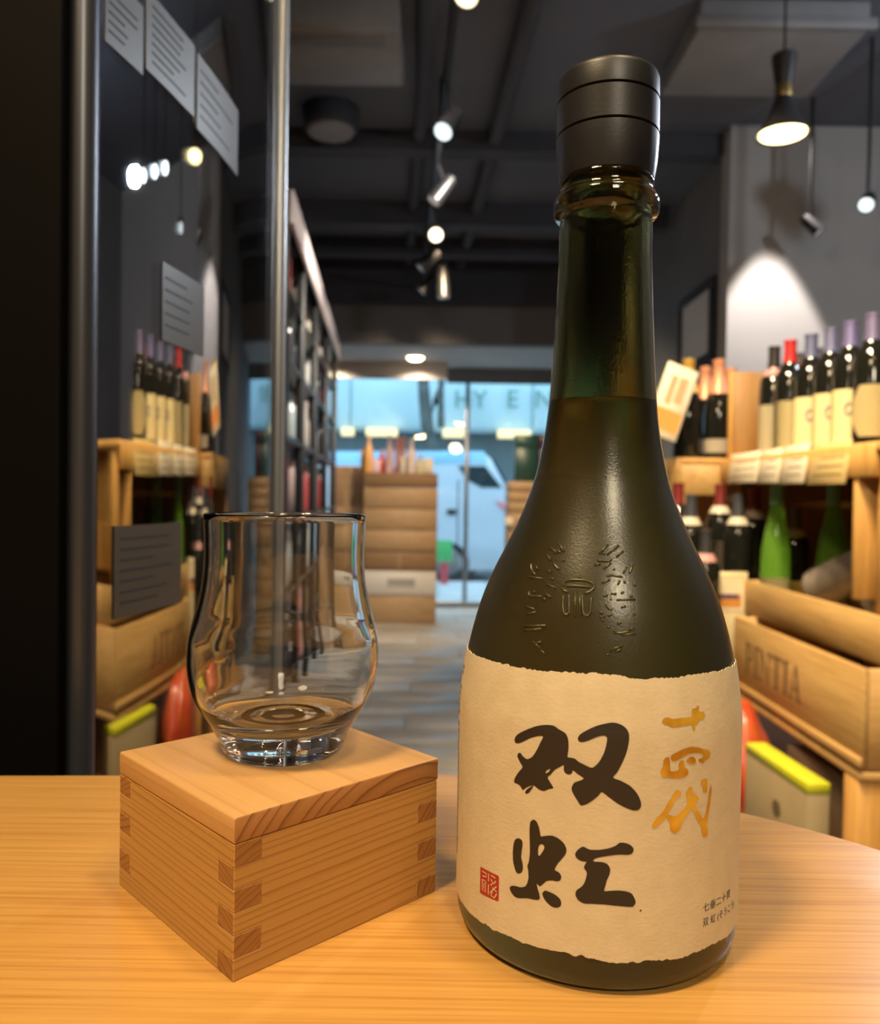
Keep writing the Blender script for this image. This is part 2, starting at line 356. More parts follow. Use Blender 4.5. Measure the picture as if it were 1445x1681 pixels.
def cat_loop(p, n=3):
    out = []; m_ = len(p)
    for i in range(m_):
        a, b, c_, d = p[i-1], p[i], p[(i+1) % m_], p[(i+2) % m_]
        for k in range(n):
            t_ = k/n; out.append(tuple(0.5*(2*b[j] + 0.8*(c_[j]-a[j])*t_ + (6*(c_[j]-b[j]) - 1.6*(c_[j]-a[j]) - 0.8*(d[j]-b[j]) + 0.0)*t_*t_ + (4*(b[j]-c_[j]) + 0.8*(c_[j]-a[j]) + 0.8*(d[j]-b[j]))*t_**3) for j in range(2)))
    return out
def flat_on_label(bm, loops, off=OFF):
    """fill outlines given in (angle, height), cut them into narrow strips and lay them on the label"""
    pts = [Vector((a, z*25, 0)) for lp in loops for a, z in lp]
    tris = tessellate_polygon([[Vector((a, z*25, 0)) for a, z in lp] for lp in loops])
    b2 = bmesh.new(); vs = [b2.verts.new(p) for p in pts]
    for t3 in tris:
        try: b2.faces.new([vs[i] for i in t3])
        except ValueError: pass
    lo = min(p.x for p in pts); hi = max(p.x for p in pts); x = lo + 0.04
    while x < hi:
        bmesh.ops.bisect_plane(b2, geom=list(b2.verts)+list(b2.edges)+list(b2.faces), plane_co=(x, 0, 0), plane_no=(1, 0, 0)); x += 0.04
    mp = {v_: bm.verts.new(surf(v_.co.x, v_.co.y/25, off)) for v_ in b2.verts}
    for f_ in b2.faces: bm.faces.new([mp[v_] for v_ in f_.verts])
    b2.free()
def ribbon(p, w):
    p = [Vector((a, z*25)) for a, z in p]; lft = []; rgt = []
    for i, q in enumerate(p):
        t_ = (p[min(i+1, len(p)-1)]-p[max(i-1, 0)]).normalized(); n_ = Vector((-t_.y, t_.x))*w
        lft.append((q.x+n_.x, (q.y+n_.y)/25)); rgt.append((q.x-n_.x, (q.y-n_.y)/25))
    return lft + rgt[::-1]
def print_mesh(bm, name, m):
    for f_ in bm.faces:
        ce = f_.calc_center_median()
        f_.normal_update()
        if f_.normal.x*ce.x + f_.normal.y*ce.y < 0: f_.normal_flip()
    me = bpy.data.meshes.new(name); bm.to_mesh(me); bm.free(); return link(name, me, m, plab)
INK = {'A': '-5295,6022 -5207,6128 -4917,6234 -4394,6362 -3753,6490 -3131,6561 -2610,6571 -2264,6503 -1840,6428 -1664,6293 -1623,6072 -1677,5860 -1513,5846 -1229,5834 -984,5764 -581,5700 -167,5651 206,5791 472,5990 622,6183 693,6373 635,6441 412,6455 18,6404 -375,6319 -771,6258 -997,6274 -1065,6335 -942,6435 -469,6569 84,6679 640,6747 1080,6773 1522,6730 1843,6640 2006,6500 1970,6264 1816,6012 1588,5787 1321,5576 1090,5444 1569,5371 2136,5248 2550,5072 2789,4879 2812,4751 2653,4666 2328,4657 1882,4719 1359,4825 877,4960 438,5077 245,4991 -65,4869 -378,4770 -693,4705 -853,4717 -1018,4812 -1268,4961 -1387,5084 -1240,5236 -882,5308 -661,5376 -1050,5471 -1311,5539 -1413,5454 -1615,5427 -1822,5464 -1892,5541 -1888,5639 -2118,5587 -2449,5492 -2698,5362 -2908,5266 -2687,5134 -2528,5031 -2808,4989 -3153,4911 -3464,4929 -3830,4998 -4153,4948 -4434,4870 -4596,4815 -4827,4910 -5080,4936 -5266,4952 -5190,5076 -4944,5233 -4655,5392 -4859,5508 -5046,5625 -5000,5706 -4821,5734 -4621,5661 -4310,5620 -3959,5714 -3692,5882 -3438,6096 -3259,6253 -3368,6278 -3724,6239 -4179,6158 -4596,6051 -4984,5971 -5218,5968', 'Ah': '-3062,5386 -2944,5453 -2747,5496 -2829,5418 -3000,5367', 'Ad': '-4428,4764 -4337,4839 -4058,4936 -3848,4993 -3963,4898 -4145,4789 -4332,4746', 'B1': '-5104,3492 -4855,3553 -4607,3530 -4552,3420 -4611,3246 -4632,3077 -4528,2955 -4492,2826 -4583,2715 -4807,2655 -5010,2680 -5149,2798 -5249,2937 -5272,3170 -5230,3343', 'B': '-4031,4038 -3832,4129 -3603,4111 -3435,3994 -3338,3838 -3272,3761 -2881,3811 -2538,3839 -2157,3803 -1820,3712 -1633,3579 -1684,3446 -1925,3299 -2168,3166 -2345,3005 -2075,2961 -1921,2876 -1982,2773 -2189,2730 -2484,2725 -2825,2685 -3039,2599 -3255,2512 -3389,2521 -3498,2553 -3448,2442 -3334,2322 -3276,2213 -3371,2153 -3686,2125 -4149,2106 -4725,2035 -5077,2033 -5361,2113 -5471,2199 -5348,2266 -5040,2307 -4641,2323 -4306,2387 -4150,2498 -4082,2639 -4109,2802 -4172,2928 -4083,3037 -4019,3243 -4032,3507 -4066,3803', 'Bh': '-3436,3467 -3307,3561 -3086,3564 -3039,3486 -3165,3376 -3363,3259 -3446,3301', 'Bd': '-3114,2344 -2943,2427 -2683,2425 -2299,2388 -2002,2315 -1890,2226 -1951,2123 -2199,2069 -2495,2076 -2799,2145 -3021,2239', 'C': '-1092,3483 -960,3588 -644,3692 -404,3665 -164,3637 389,3658 939,3712 1331,3784 1566,3858 1886,3855 2210,3808 2418,3712 2342,3609 2102,3567 1660,3570 1185,3547 633,3501 201,3448 6,3393 87,3354 482,3362 839,3324 1028,3200 971,3054 836,2922 763,2792 698,2655 1070,2671 1546,2686 2027,2668 2353,2614 2522,2507 2609,2394 2451,2299 2208,2290 1485,2309 691,2323 -21,2312 -498,2298 -861,2364 -1028,2483 -953,2601 -677,2698 -483,2822 -359,3054 -540,3174 -465,3275 -404,3333 -627,3331 -909,3364 -1048,3421', 'Cs': '2866,2199 2948,2220 2991,2197 2910,2166'}
GOLD = {'1': '4098,6790 4287,6873 4592,6884 4793,6845 5377,6847 6048,6842 6312,6868 6346,7024 6694,7046 6807,7094 6954,7071 6948,6947 7311,6931 7447,6836 7262,6756 6934,6743 6725,6658 6535,6631 6463,6509 6369,6521 6256,6607 6245,6667 5785,6660 5236,6643 4765,6645 4517,6696 4319,6717', '2': '4029,5595 4169,5699 4209,5859 4353,5916 4582,5921 4630,5794 4672,5596 4929,5563 5293,5593 5255,5702 5334,5789 5547,5816 5683,5739 5668,5632 5916,5585 5990,5491 5794,5410 5360,5382 4888,5400 4531,5433 4184,5442 4063,5505', '3': '4683,5918 4801,5986 5215,6043 5647,6099 6211,6121 6807,6071 7314,5993 7725,5946 7847,5840 7742,5755 7403,5722 7210,5660 6887,5716 6783,5776 7134,5800 7220,5860 6870,5935 6325,5962 5869,5947 5488,5891 5068,5823 4758,5844', '4': '5791,5781 6043,5867 6356,5863 6576,5769 6463,5684 6111,5709', '5': '3531,4268 3714,4389 4186,4574 4569,4795 4864,4964 5064,5071 5251,5099 5469,5029 5441,4958 5128,4882 4927,4764 4681,4612 4391,4443 4007,4293 3724,4211 3580,4221', '6': '4451,4441 4637,4506 4946,4458 5186,4466 5521,4558 5955,4681 5921,4845 5846,4957 5984,5076 6209,5137 6365,5074 6336,4985 6615,4914 6868,4819 6714,4727 6598,4661 6728,4544 7054,4376 7323,4247 7452,4310 7576,4447 7721,4693 7840,4941 7973,5059 8044,4925 7975,4710 7854,4462 7709,4180 7679,4035 7784,3953 7740,3809 7496,3775 7291,3828 7189,3964 7101,4099 6812,4247 6428,4527 6249,4574 5970,4463 5594,4285 5526,4162 5233,4050 5024,4042 4762,4125 4755,4233 4646,4362', '6h': '6139,4978 6304,4940 6264,4855 6170,4875', '7': '6991,5182 7242,5257 7509,5247 7626,5158 7595,5032 7604,4922 7403,4907 7200,4968 7232,5057'}
CREST = "-4208,11015 -3413,10798|-4135,10836 -3717,10758|-4971,10884 -4104,10753|-5172,10701 -4608,10566|-4250,10501 -3778,10391 -3485,10361|-3396,10597 -3188,10565|-6709,10454 -6390,10292 -5730,10163|-5998,10396 -5714,10306|-4578,10306 -4304,10264|-4133,10127 -3837,10087|-4394,9958 -3493,9885|-5942,9740 -5782,9639 -4579,9650|-4333,9715 -3748,9649|-4419,9608 -4221,9567|-5490,9765 -5354,9722|-5657,8867 -3826,8947|-5577,8753 -4156,8856|-4676,8513 -4018,8381|-4013,8540 -4504,8474|-3999,8336 -3616,8261|-6476,10097 -4959,10086|-5819,9354 -4993,9312|-5586,9174 -4865,9246|811,11025 11,10775|1905,11007 702,10757|2313,10869 1601,10716|314,10812 487,10767|-423,10506 151,10534|-188,10623 734,10608 1163,10668|1063,10564 398,10411|2973,10572 2860,10435 2595,10310|2454,10468 2111,10319|1370,10429 1280,10383|630,10232 1103,10269 2038,10218|245,10059 934,10155|1741,10138 1566,10036|2130,10140 2149,10072|2971,10074 2984,10007|398,9746 723,9783|898,9684 1040,9675|539,9592 813,9462 1088,9443|980,9819 1417,9811|1787,9824 1983,9870|2468,9738 2631,9783|1396,9666 2862,9694|1722,9491 2082,9526|94,9343 400,9369|133,9232 469,9281|705,9284 1011,9320|303,9157 402,9192|1400,9102 1672,9137|668,8996 865,9020|1125,8957 1380,8882 2308,8921|2251,8975 2590,8987|1701,8830 2701,8878|1226,8431 1609,8511|603,8347 789,8371|853,8471 1710,8588|2666,9318 2745,9352|-2762,9718 -2751,9536 -2582,9314 -2385,9262 -2190,9323 -2326,9772|-1282,9791 -1106,9346 -851,9261 -621,9321 -581,9533 -536,9712|-1849,9815 -1695,9244|-1476,9822 -1309,9252|-1642,10217 -1616,10149|-2905,9921 -2845,10037 -2392,10103 -1606,10122 -822,10092 -432,10029 -418,9927 -702,9845 -1137,9805|-2414,9798 -2830,9853 -2905,9921|-2677,9944 -2176,9969 -1559,9972 -684,9953"
ink = mat('brush_ink', (0.022, 0.016, 0.010), 0.55)
bm = bmesh.new()
for k in ('A', 'B'): flat_on_label(bm, [cat_loop(parse(INK[k])), cat_loop(parse(INK[k+'h']))])
for k in ('Ad', 'B1', 'Bd', 'C', 'Cs'): flat_on_label(bm, [cat_loop(parse(INK[k]))])
print_mesh(bm, 'brush_lettering', ink)['label'] = 'large black brush characters'
gold = mat('gold_foil_ink', (0.70, 0.36, 0.03), 0.38, 0.35)
L(gold, ramp(gold, noise(gold, coords(gold, (1, 1, 1)), 120, 2), [(0.35, (0.55, 0.25, 0.015)), (0.65, (0.85, 0.52, 0.05))]), pr(gold).inputs['Base Color'])
bm = bmesh.new()
for k in ('1', '2', '3', '4', '5', '7'): flat_on_label(bm, [cat_loop(parse(GOLD[k]))])
flat_on_label(bm, [cat_loop(parse(GOLD['6'])), cat_loop(parse(GOLD['6h']))])
print_mesh(bm, 'gold_lettering', gold)['label'] = 'gold brush characters'
# red seal
red = mat('seal_red', (0.42, 0.028, 0.015), 0.6)
def sp(u, v_): # seal square to label
    a0, a1 = -.826, -.639; zt = .02345+(.0238-.02345)*u; zb = .0164+(.0171-.0164)*u
    return (a0+(a1-a0)*u, zb+(zt-zb)*v_)
bm = bmesh.new()
o_ = [sp(*p) for p in ((.04, 0), (.96, 0), (1, .03), (1, .97), (.96, 1), (.04, 1), (0, .97), (0, .03))]
flat_on_label(bm, [o_]); print_mesh(bm, 'red_seal', red)['label'] = 'small red square seal'
bm = bmesh.new()
for st in ([(.12, .88), (.40, .86), (.36, .74), (.14, .70)], [(.14, .56), (.34, .56), (.34, .16), (.14, .18), (.14, .56)], [(.24, .48), (.24, .24)], [(.50, .92), (.49, .62)], [(.50, .5), (.49, .1)],
           [(.62, .90), (.84, .86)], [(.60, .74), (.74, .64), (.60, .5)], [(.86, .76), (.78, .62)], [(.9, .56), (.58, .2)], [(.70, .44), (.92, .34)], [(.92, .28), (.80, .08), (.62, .12), (.7, .26)]):
    flat_on_label(bm, [ribbon([sp(*p) for p in st], 0.0042)], OFF+0.00006)
print_mesh(bm, 'seal_carving', washi)
# small print in the lower corner and the column at the far left edge
def text_mesh(body, size):
    cu = bpy.data.curves.new('t', 'FONT'); cu.body = body; cu.size = size; cu.resolution_u = 3
    ob = bpy.data.objects.new('t', cu); COL.objects.link(ob); bpy.context.view_layer.update()
    me = bpy.data.meshes.new_from_object(ob.evaluated_get(bpy.context.evaluated_depsgraph_get())); bpy.data.objects.remove(ob); bpy.data.curves.remove(cu)
    return me
bm = bmesh.new()
for body, a0, a1, z0, z1, sz in (('七垂二十貫', .7487, 1.075, .0189, .0188, .0021), ('双 虹 (そうこう)', .7487, 1.165, .0152, .0148, .0021)):
    me = text_mesh(body, 1.0); b2 = bmesh.new(); b2.from_mesh(me)
    x1 = max(v_.co.x for v_ in b2.verts); x0 = min(v_.co.x for v_ in b2.verts)
    mp = {v_: bm.verts.new(surf(a0+(a1-a0)*(v_.co.x-x0)/(x1-x0), z0+(z1-z0)*(v_.co.x-x0)/(x1-x0)+v_.co.y*sz*1.15, OFF)) for v_ in b2.verts}
    for f_ in b2.faces:
        try: bm.faces.new([mp[v_] for v_ in f_.verts])
        except ValueError: pass
    b2.free()
print_mesh(bm, 'small_print', mat('print_ink', (0.03, 0.03, 0.05), 0.6))
bm = bmesh.new(); z = 0.0735; r2 = random.Random(11)
while z > 0.019:
    h = r2.uniform(.0008, .0016)
    if not (0.0685 < z < 0.0705 or 0.058 < z < 0.060):
        for s in range(3):
            zz = z-h*s/3; flat_on_label(bm, [[(-1.365+r2.uniform(0, .02), zz), (-1.275-r2.uniform(0, .02), zz), (-1.275-r2.uniform(0, .02), zz-h*.2), (-1.365, zz-h*.2)]])
    z -= h+.0005
print_mesh(bm, 'side_print', bpy.data.materials['print_ink'])
# raised crest on the shoulder
relief = mat('olive_relief', (0.055, 0.050, 0.016), 0.22)
bm = bmesh.new()
for s in CREST.split('|'):
    p = parse(s)
    if len(p) > 2: p = smooth_prof(p, 4)
    tube_into(bm, [surf(a, z, 0.00005) for a, z in p], [0.00012]+[0.00036]*(len(p)-2)+[0.00012] if len(p) > 2 else 0.00033, 6)
link('embossed_crest', done(bm, smooth=True, angle=180), relief, bot)['label'] = 'raised wreath crest on the shoulder of the glass'

# ------------------------------------------------------------------ room shell
FL, CE = -0.95, 1.95
dark = noisy('dark_paint', (0.040, 0.044, 0.060), (0.052, 0.056, 0.074), 3, 0.75)
grey = noisy('grey_paint', (0.17, 0.175, 0.19), (0.20, 0.205, 0.22), 3, 0.8)
ceilm = noisy('charcoal_ceiling', (0.095, 0.11, 0.15), (0.12, 0.135, 0.175), 2, 0.8)
beige = noisy('beige_paint', (0.45, 0.40, 0.33), (0.5, 0.45, 0.38), 3, 0.8)
soff = noisy('pale_soffit', (0.42, 0.37, 0.33), (0.48, 0.43, 0.39), 4, 0.7)
black = mat('black_metal', (0.014, 0.014, 0.016), 0.38)
fl = struct('floor', box(-1.6, 3.3, -1.6, 7.9, FL-0.06, FL-0.006), noisy('floor_screed', (0.10, 0.09, 0.085), (0.14, 0.13, 0.12), 4))
pm = [plank_wood('vinyl_plank', c1, c2, (4, 40, 40), 0.38) for c1, c2 in (((0.36, 0.33, 0.30), (0.47, 0.44, 0.40)), ((0.32, 0.295, 0.265), (0.43, 0.40, 0.36)), ((0.40, 0.37, 0.335), (0.52, 0.48, 0.44)))]
pmesh = {}
for r in range(28):
    y = 0.985 + r*0.245
    for k in range(5):
        x = -1.35 + k*0.9 + (r % 3)*0.3 - 0.3
        key = r % 3 if (k % 2) else (r+k) % 3
        if key not in pmesh:
            pmesh[key] = box(0.0015, 0.8985, 0.0015, 0.2435, -0.007, 0, 0.001); pmesh[key].materials.append(pm[key])
        o = link('plank', pmesh[key], None, fl); o.location = (x, y, FL)
struct('ceiling', box(-1.6, 3.3, -1.6, 7.9, CE, CE+0.1), ceilm)
struct('wall_left', box(-1.45, -1.35, -1.6, 7.9, FL-0.06, CE), dark)
struct('wall_behind', box(-1.6, 3.3, -1.7, -1.6, FL-0.06, CE), noisy('warm_dark_wall', (0.10, 0.085, 0.07), (0.13, 0.11, 0.09), 3))
struct('wall_right', box(3.2, 3.3, -1.6, 4.0, FL-0.06, CE), grey)
struct('wall_alcove', box(1.39, 3.3, 4.0, 4.12, FL-0.06, CE), noisy('light_grey_paint', (0.40, 0.39, 0.38), (0.44, 0.43, 0.42), 3, 0.85))
struct('wall_right_back', box(1.45, 1.55, 4.12, 7.9, FL-0.06, CE), grey)
# header over the shop front: dark upper wall, paler bulkhead, soffit
struct('wall_front', box(-1.6, 1.6, 6.35, 6.45, 1.62, CE), dark)
bulk = noisy('bulkhead_grey', (0.16, 0.16, 0.17), (0.19, 0.19, 0.20), 3, 0.8)
struct('trim_1', box(-1.6, 1.6, 6.5, 6.6, 1.325, 1.75), bulk)
struct('trim_2', box(-1.6, 1.6, 6.6, 7.9, 1.34, 1.40), soff)
xf = pix(735, 600, 7.5).x
struct('trim_3', box(-1.6, xf, 7.5, 7.54, 1.19, 1.34), soff)
struct('trim_8', box(xf, 1.6, 7.78, 7.82, 1.20, 1.34), bulk)
# glazed shop front
metal = mat('brushed_frame', (0.30, 0.31, 0.33), 0.35, 0.9)
wf = thing('window', 'x', 'x'); del wf['label'], wf['category']; wf.name = 'window_1'; wf['kind'] = 'structure'
thin = bpy.data.materials.new('shopfront_glass'); thin.use_nodes = True; thin.node_tree.nodes.remove(pr(thin))
a_ = N(thin, 'ShaderNodeBsdfTransparent'); a_.inputs[0].default_value = (0.93, 0.96, 0.96, 1); b_ = N(thin, 'ShaderNodeBsdfGlossy'); b_.inputs['Roughness'].default_value = 0.01
mx = N(thin, 'ShaderNodeMixShader'); mx.inputs[0].default_value = 0.03; L(thin, a_.outputs[0], mx.inputs[1]); L(thin, b_.outputs[0], mx.inputs[2]); L(thin, mx.outputs[0], thin.node_tree.nodes['Material Output'].inputs['Surface'])
for x0, x1 in ((-1.5, 0.23), (0.27, 1.42)): struct('pane', box(x0, x1, 7.845, 7.853, FL+0.05, 1.27), thin, wf)
for x0, x1, z0, z1 in ((-1.55, 1.5, FL, FL+0.05), (-1.55, 1.5, 1.25, 1.27), (-1.55, -1.5, FL, 1.27), (1.42, 1.47, FL, 1.27), (0.23, 0.27, FL+.05, 1.25)):
    struct('frame', box(x0, x1, 7.83, 7.87, z0, z1, 0.003), metal, wf)
# ceiling beams and conduits
for k, (y, zz, h) in enumerate(((4.1, CE, 0.10), (5.1, CE, 0.14), (5.8, CE, 0.12))):
    struct('trim_%d' % (k+4), box(-1.35, 1.4 if y > 4 else 3.2, y, y+0.12, zz-h, zz), dark)

# ------------------------------------------------------------------ street outside
GR = -1.15
asph = noisy('pavement', (0.40, 0.42, 0.44), (0.46, 0.48, 0.5), 3, 0.8)
struct('street', box(-9, 9, 10.6, 16, GR-0.2, GR), noisy('asphalt', (0.12, 0.13, 0.14), (0.17, 0.18, 0.19), 3, 0.8))
kb = struct('pavement', box(-9, 9, 7.9, 10.6, GR-0.2, FL-0.05), asph)
for k in range(10):
    for j in range(3): struct('paving_stone', box(-2.4+k*0.6+0.006, -1.8+k*0.6-0.006, 8.0+j*0.85, 8.84+j*0.85, FL-0.05, FL-0.035, 0.004), asph, kb)
bl = thing('office_building', 'pale blue building across the street with green sign letters and lit shops below', 'building', (0, 16, GR))
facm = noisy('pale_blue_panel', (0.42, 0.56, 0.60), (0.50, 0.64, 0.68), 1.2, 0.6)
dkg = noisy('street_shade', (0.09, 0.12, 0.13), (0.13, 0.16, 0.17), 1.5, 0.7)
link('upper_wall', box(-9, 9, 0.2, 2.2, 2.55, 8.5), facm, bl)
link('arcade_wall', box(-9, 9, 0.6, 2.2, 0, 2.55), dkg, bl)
for k in range(8): link('facade_panel', box(-7.2+k*1.8+0.015, -5.4+k*1.8-0.015, 0.12, 0.2, 2.6, 4.4, 0.01), facm, bl)
glow = mat('warm_sign_light', (0.8, 0.6, 0.3), 0.5, emit=(1.0, 0.74, 0.32), es=1.0)
for px0, px1 in ((601, 652), (727, 762), (818, 872), (560, 580)):
    x0 = pix(px0, 708, 15.9).x; x1 = pix(px1, 708, 15.9).x
    link('lit_shop_sign', box(x0, x1, -0.1, 0.1, 2.42, 2.58), glow, bl)
green = mat('sign_green', (0.10, 0.22, 0.17), 0.6)
for body, pxa, h in (('HY', 745, 0.36), ('E', 832, 0.36), ('NY', 878, 0.36)):
    me = text_mesh(body, 0.50); me.materials.append(green); o = link('sign_letters', me, None, bl); p = pix(pxa, 668, 15.85)
    o.location = (p.x, -0.02, p.z-GR); o.rotation_euler = (PI/2, 0, 0)
tr = thing('street_tree', 'dark slender tree trunk standing in front of the pale blue building', 'tree', (0, 0, 0))
bark = noisy('bark', (0.05, 0.055, 0.05), (0.12, 0.12, 0.11), 6, 0.9)
p0 = pix(712, 840, 14.5); p1 = pix(697, 655, 14.5)
link('trunk', tube([(p0.x, 14.5, GR), (p0.x, 14.5, p0.z), ((p0.x+p1.x)/2+.02, 14.5, (p0.z+p1.z)/2), (p1.x, 14.5, p1.z), (p1.x-.1, 14.5, p1.z+1.2)], [.13, .12, .12, .11, .07], 10), bark, tr)
for a_, b_ in (((696, 670), (690, 610)), ((704, 690), (728, 625)), ((724, 700), (724, 600))):
    q0 = pix(*a_, 14.5); q1 = pix(*b_, 14.5); link('branch', tube([q0, (q0+q1)/2+Vector((0, .1, 0.02)), q1], [.07, .06, .04], 8), bark, tr)

# van parked across the doorway
VY = 11.6
van = thing('van', 'silver white van parked in the street beyond the shop window', 'van', (0, VY, GR))
vpaint = mat('van_paint', (0.55, 0.60, 0.66), 0.25, 0.1, coat=0.6)
vglass = mat('van_glass', (0.03, 0.045, 0.05), 0.05, spec=0.8)
rubber = mat('tyre_rubber', (0.02, 0.02, 0.022), 0.8)
def V(px, py): p = pix(px, py, VY); return (p.x, p.z-GR)
body = [V(838, 812), V(838, 835), V(834, 905), V(824, 938), V(540-150, 938), V(540-155, 780), V(540-140, 744), V(770, 740), V(795, 743), V(806, 752), V(832, 800)]
link('van_body', prism(body, 0.0, 1.75, lambda u, v, w: (u, w, v), bev=0.05), vpaint, van)
win = [V(752, 765), V(797, 765), V(824, 801), V(790, 800), V(768, 788)]
link('side_window', prism(win, -0.012, 0.02, lambda u, v, w: (u, w, v)), vglass, van)
link('side_window', prism([V(600, 768), V(690, 768), V(690, 800), V(600, 800)], -0.012, 0.02, lambda u, v, w: (u, w, v)), vglass, van)
link('windscreen', prism([V(808, 757), V(812, 754), V(836, 796), V(831, 800)], 0.12, 1.63, lambda u, v, w: (u, w, v)), vglass, van)
link('roof_sky_band', prism([V(395, 741), V(795, 741), V(800, 760), V(395, 762)], -0.02, 0.03, lambda u, v, w: (u, w, v), bev=0.008), mat('van_sky_sheen', (0.30, 0.56, 0.78), 0.2, coat=0.8), van)  # sky reflection along the roof side, painted as a blue band
link('headlamp', prism([V(812, 822), V(836, 826), V(836, 842), V(826, 838)], -0.02, 0.15, lambda u, v, w: (u, w, v), bev=0.006), mat('lamp_red', (0.75, 0.25, 0.28), 0.2), van)
link('door_handle', prism([V(734, 836), V(749, 836), V(749, 845), V(734, 845)], -0.03, 0.01, lambda u, v, w: (u, w, v), bev=0.004), rubber, van)
link('door_seam', box(V(765.5, 0)[0]-.008, V(765.5, 0)[0]+.008, -0.004, 0.02, 0.35, 1.5), rubber, van)
wr = 0.31
for cx_ in (736, 470):
    u = V(cx_, 900)[0]
    M = Matrix.Translation((u, 0.02, wr)) @ Matrix.Rotation(PI/2, 4, 'X')
    me = lathe([(0, -.02), (wr*.62, -.02), (wr*.66, .03), (wr*.95, .03), (wr, 0.0), (wr, -.2), (0, -.2)], 28); me.transform(M); wh = link('tyre', me, rubber, van)
    me = lathe([(0, .02), (wr*.3, .035), (wr*.6, .02), (wr*.6, -.01), (0, -.01)], 20); me.transform(M); link('hub', me, metal, wh)
    me = lathe([(wr*1.12, -.01), (wr*1.32, .01), (wr*1.32, -.1), (wr*1.12, -.1)], 28, closed=True); me.transform(M); link('wheel_arch', me, rubber, van)
bo = thing('street_bollard', 'small red and green post standing by the van wheel', 'bollard', (pix(729, 960, 10.2).x, 10.2, FL-0.035))
link('post', lathe([(0, 0), (.05, 0), (.05, .26), (0, .28)], 16), mat('bollard_red', (.42, .04, .05), .5), bo)
link('sign_plate', box(-.10, .10, -.06, -.04, .28, .55, .005), mat('bollard_green', (.06, .38, .12), .5), bo)

# ------------------------------------------------------------------ ceiling fittings
duct = noisy('duct_grey', (0.20, 0.20, 0.21), (0.26, 0.26, 0.27), 5, 0.55)
x0, x1 = pix(440, 55, 2.96).x, pix(655, 55, 2.96).x
u = thing('air_conditioner', 'grey ceiling air conditioner hanging near the dark left shelves', 'air conditioner', (x0, 2.96, 1.79))
link('casing', box(-.1, x1-x0, 0.0, 0.40, 0, .13, 0.006, 2), duct, u); link('grille', box(-.08, x1-x0-.05, 0.03, .10, -.005, 0, 0.002), noisy('grille_grey', (.14, .14, .15), (.18, .18, .19), 8), u)
for x in (.03, x1-x0-.05): link('hanger_rod', tube([(x, .2, .13), (x, .2, CE-1.79)], .008), black, u)
x0 = pix(1150, 50, 3.0).x
u = thing('air_duct', 'grey duct panel on the ceiling above the right-hand wall', 'duct', (x0, 3.0, 1.85))
link('casing', box(0, .62, 0, .52, 0, CE-1.851, 0.006, 2), duct, u)
link('flange', box(-.02, .64, -.02, -.001, -.01, .03, 0.003), duct, u)
p = pix(543, 215, 3.9)
u = thing('ceiling_speaker', 'round dark drum hanging under the ceiling beside the air conditioner', 'speaker', (p.x, 3.9, p.z))
link('drum', lathe([(0, 0), (.12, 0), (.128, .01), (.13, .10), (.12, .12), (0, .12)], 32), dark, u)
link('grille', lathe([(0, -.012), (.105, -.012), (.112, -.002), (.112, .002), (0, .002)], 32), duct, u)
link('stem', tube([(0, 0, .12), (0, 0, max(.15, CE-p.z))], .02), dark, u)
def conduit(name, label, pts, r): tag(link(name, tube(pts, r, 10), dark), label, 'pipe')
A = pix(890, 0, 2.9); conduit('conduit_pipe', 'dark conduit running along the ceiling towards the shop front', [(A.x, 2.4, CE-.045), (A.x-.02, 2.9, CE-.045), (A.x-.2, 6.3, CE-.045)], .04)
conduit('cable_tray', 'dark pipe running along the ceiling beside the air conditioner', [(-.05, 2.4, CE-.04), (-.10, 3.6, CE-.04), (-.19, 5.0, CE-.04), (-.265, 6.3, CE-.04)], .035)
# lighting track
TX = lambda y: 0.16-0.052*y
tk = thing('lighting_track', 'black lighting track hanging along the middle of the ceiling', 'track', (0, 0, 0))
link('rail', tube([(TX(y), y, 1.72) for y in (1.9, 3, 4, 5, 6.2)], .017, 4), black, tk)
for y in (2.2, 3.6, 5.0, 6.1): link('hanger_rod', tube([(TX(y), y, 1.72), (TX(y), y, CE)], .006), black, tk)
def lens(name, col, es): return mat(name, (0.9, 0.9, 0.9), 0.3, emit=col, es=es)
cool_l, warm_l, off_l = lens('cool_lens', (0.78, 0.96, 1.0), 1.6), lens('warm_lens', (1.0, 0.82, 0.52), 2.6), lens('dim_lens', (0.7, 0.8, 0.9), 0.10)
def spot_head(px, py, Y, aim, m, label, wide=.04, ln=.15):
    p = pix(px, py, Y); u = thing('track_spotlight', label, 'spotlight', p, 0, 'spotlights on the ceiling track')
    d = Vector(aim).normalized(); M = d.to_track_quat('-Z', 'Y').to_matrix().to_4x4()
    for nm, pf, mm in (('can', [(0, ln), (wide*.7, ln), (wide*.8, ln*.85), (wide, .01), (wide, 0), (wide*.88, 0), (wide*.85, .012), (0, .012)], black), ('lens', [(0, .004), (wide*.84, .004), (wide*.84, .009), (0, .009)], m)):
        me = lathe(pf, 24); me.transform(M); link(nm, me, mm, u)
    b = -d*ln*.6
    if abs(p.x-TX(p.y)) < .35:
        e = Vector((TX(p.y), p.y, 1.72))-p; e -= (e-b).normalized()*.024
    else: e = Vector((b.x, b.y, CE-p.z-.001))
    link('bracket', tube([b, (b+e)/2+Vector((0, 0, .02)), e], .008, 6), black, u)
spot_head(765, -6, 2.35, (-.3, -.6, -1), warm_l, 'warm lit track spotlight cut off by the top edge of the photo')
spot_head(727, 217, 3.1, (-.35, -.6, -.75), cool_l, 'cool white lit track spotlight nearest below the rail')
spot_head(711, 331, 3.9, (-.7, -.2, -1), off_l, 'dim track spotlight between the cool and the warm lit ones')
spot_head(716, 386, 4.4, (.1, -1, -.55), warm_l, 'warm lit track spotlight above the shop front header', .043)
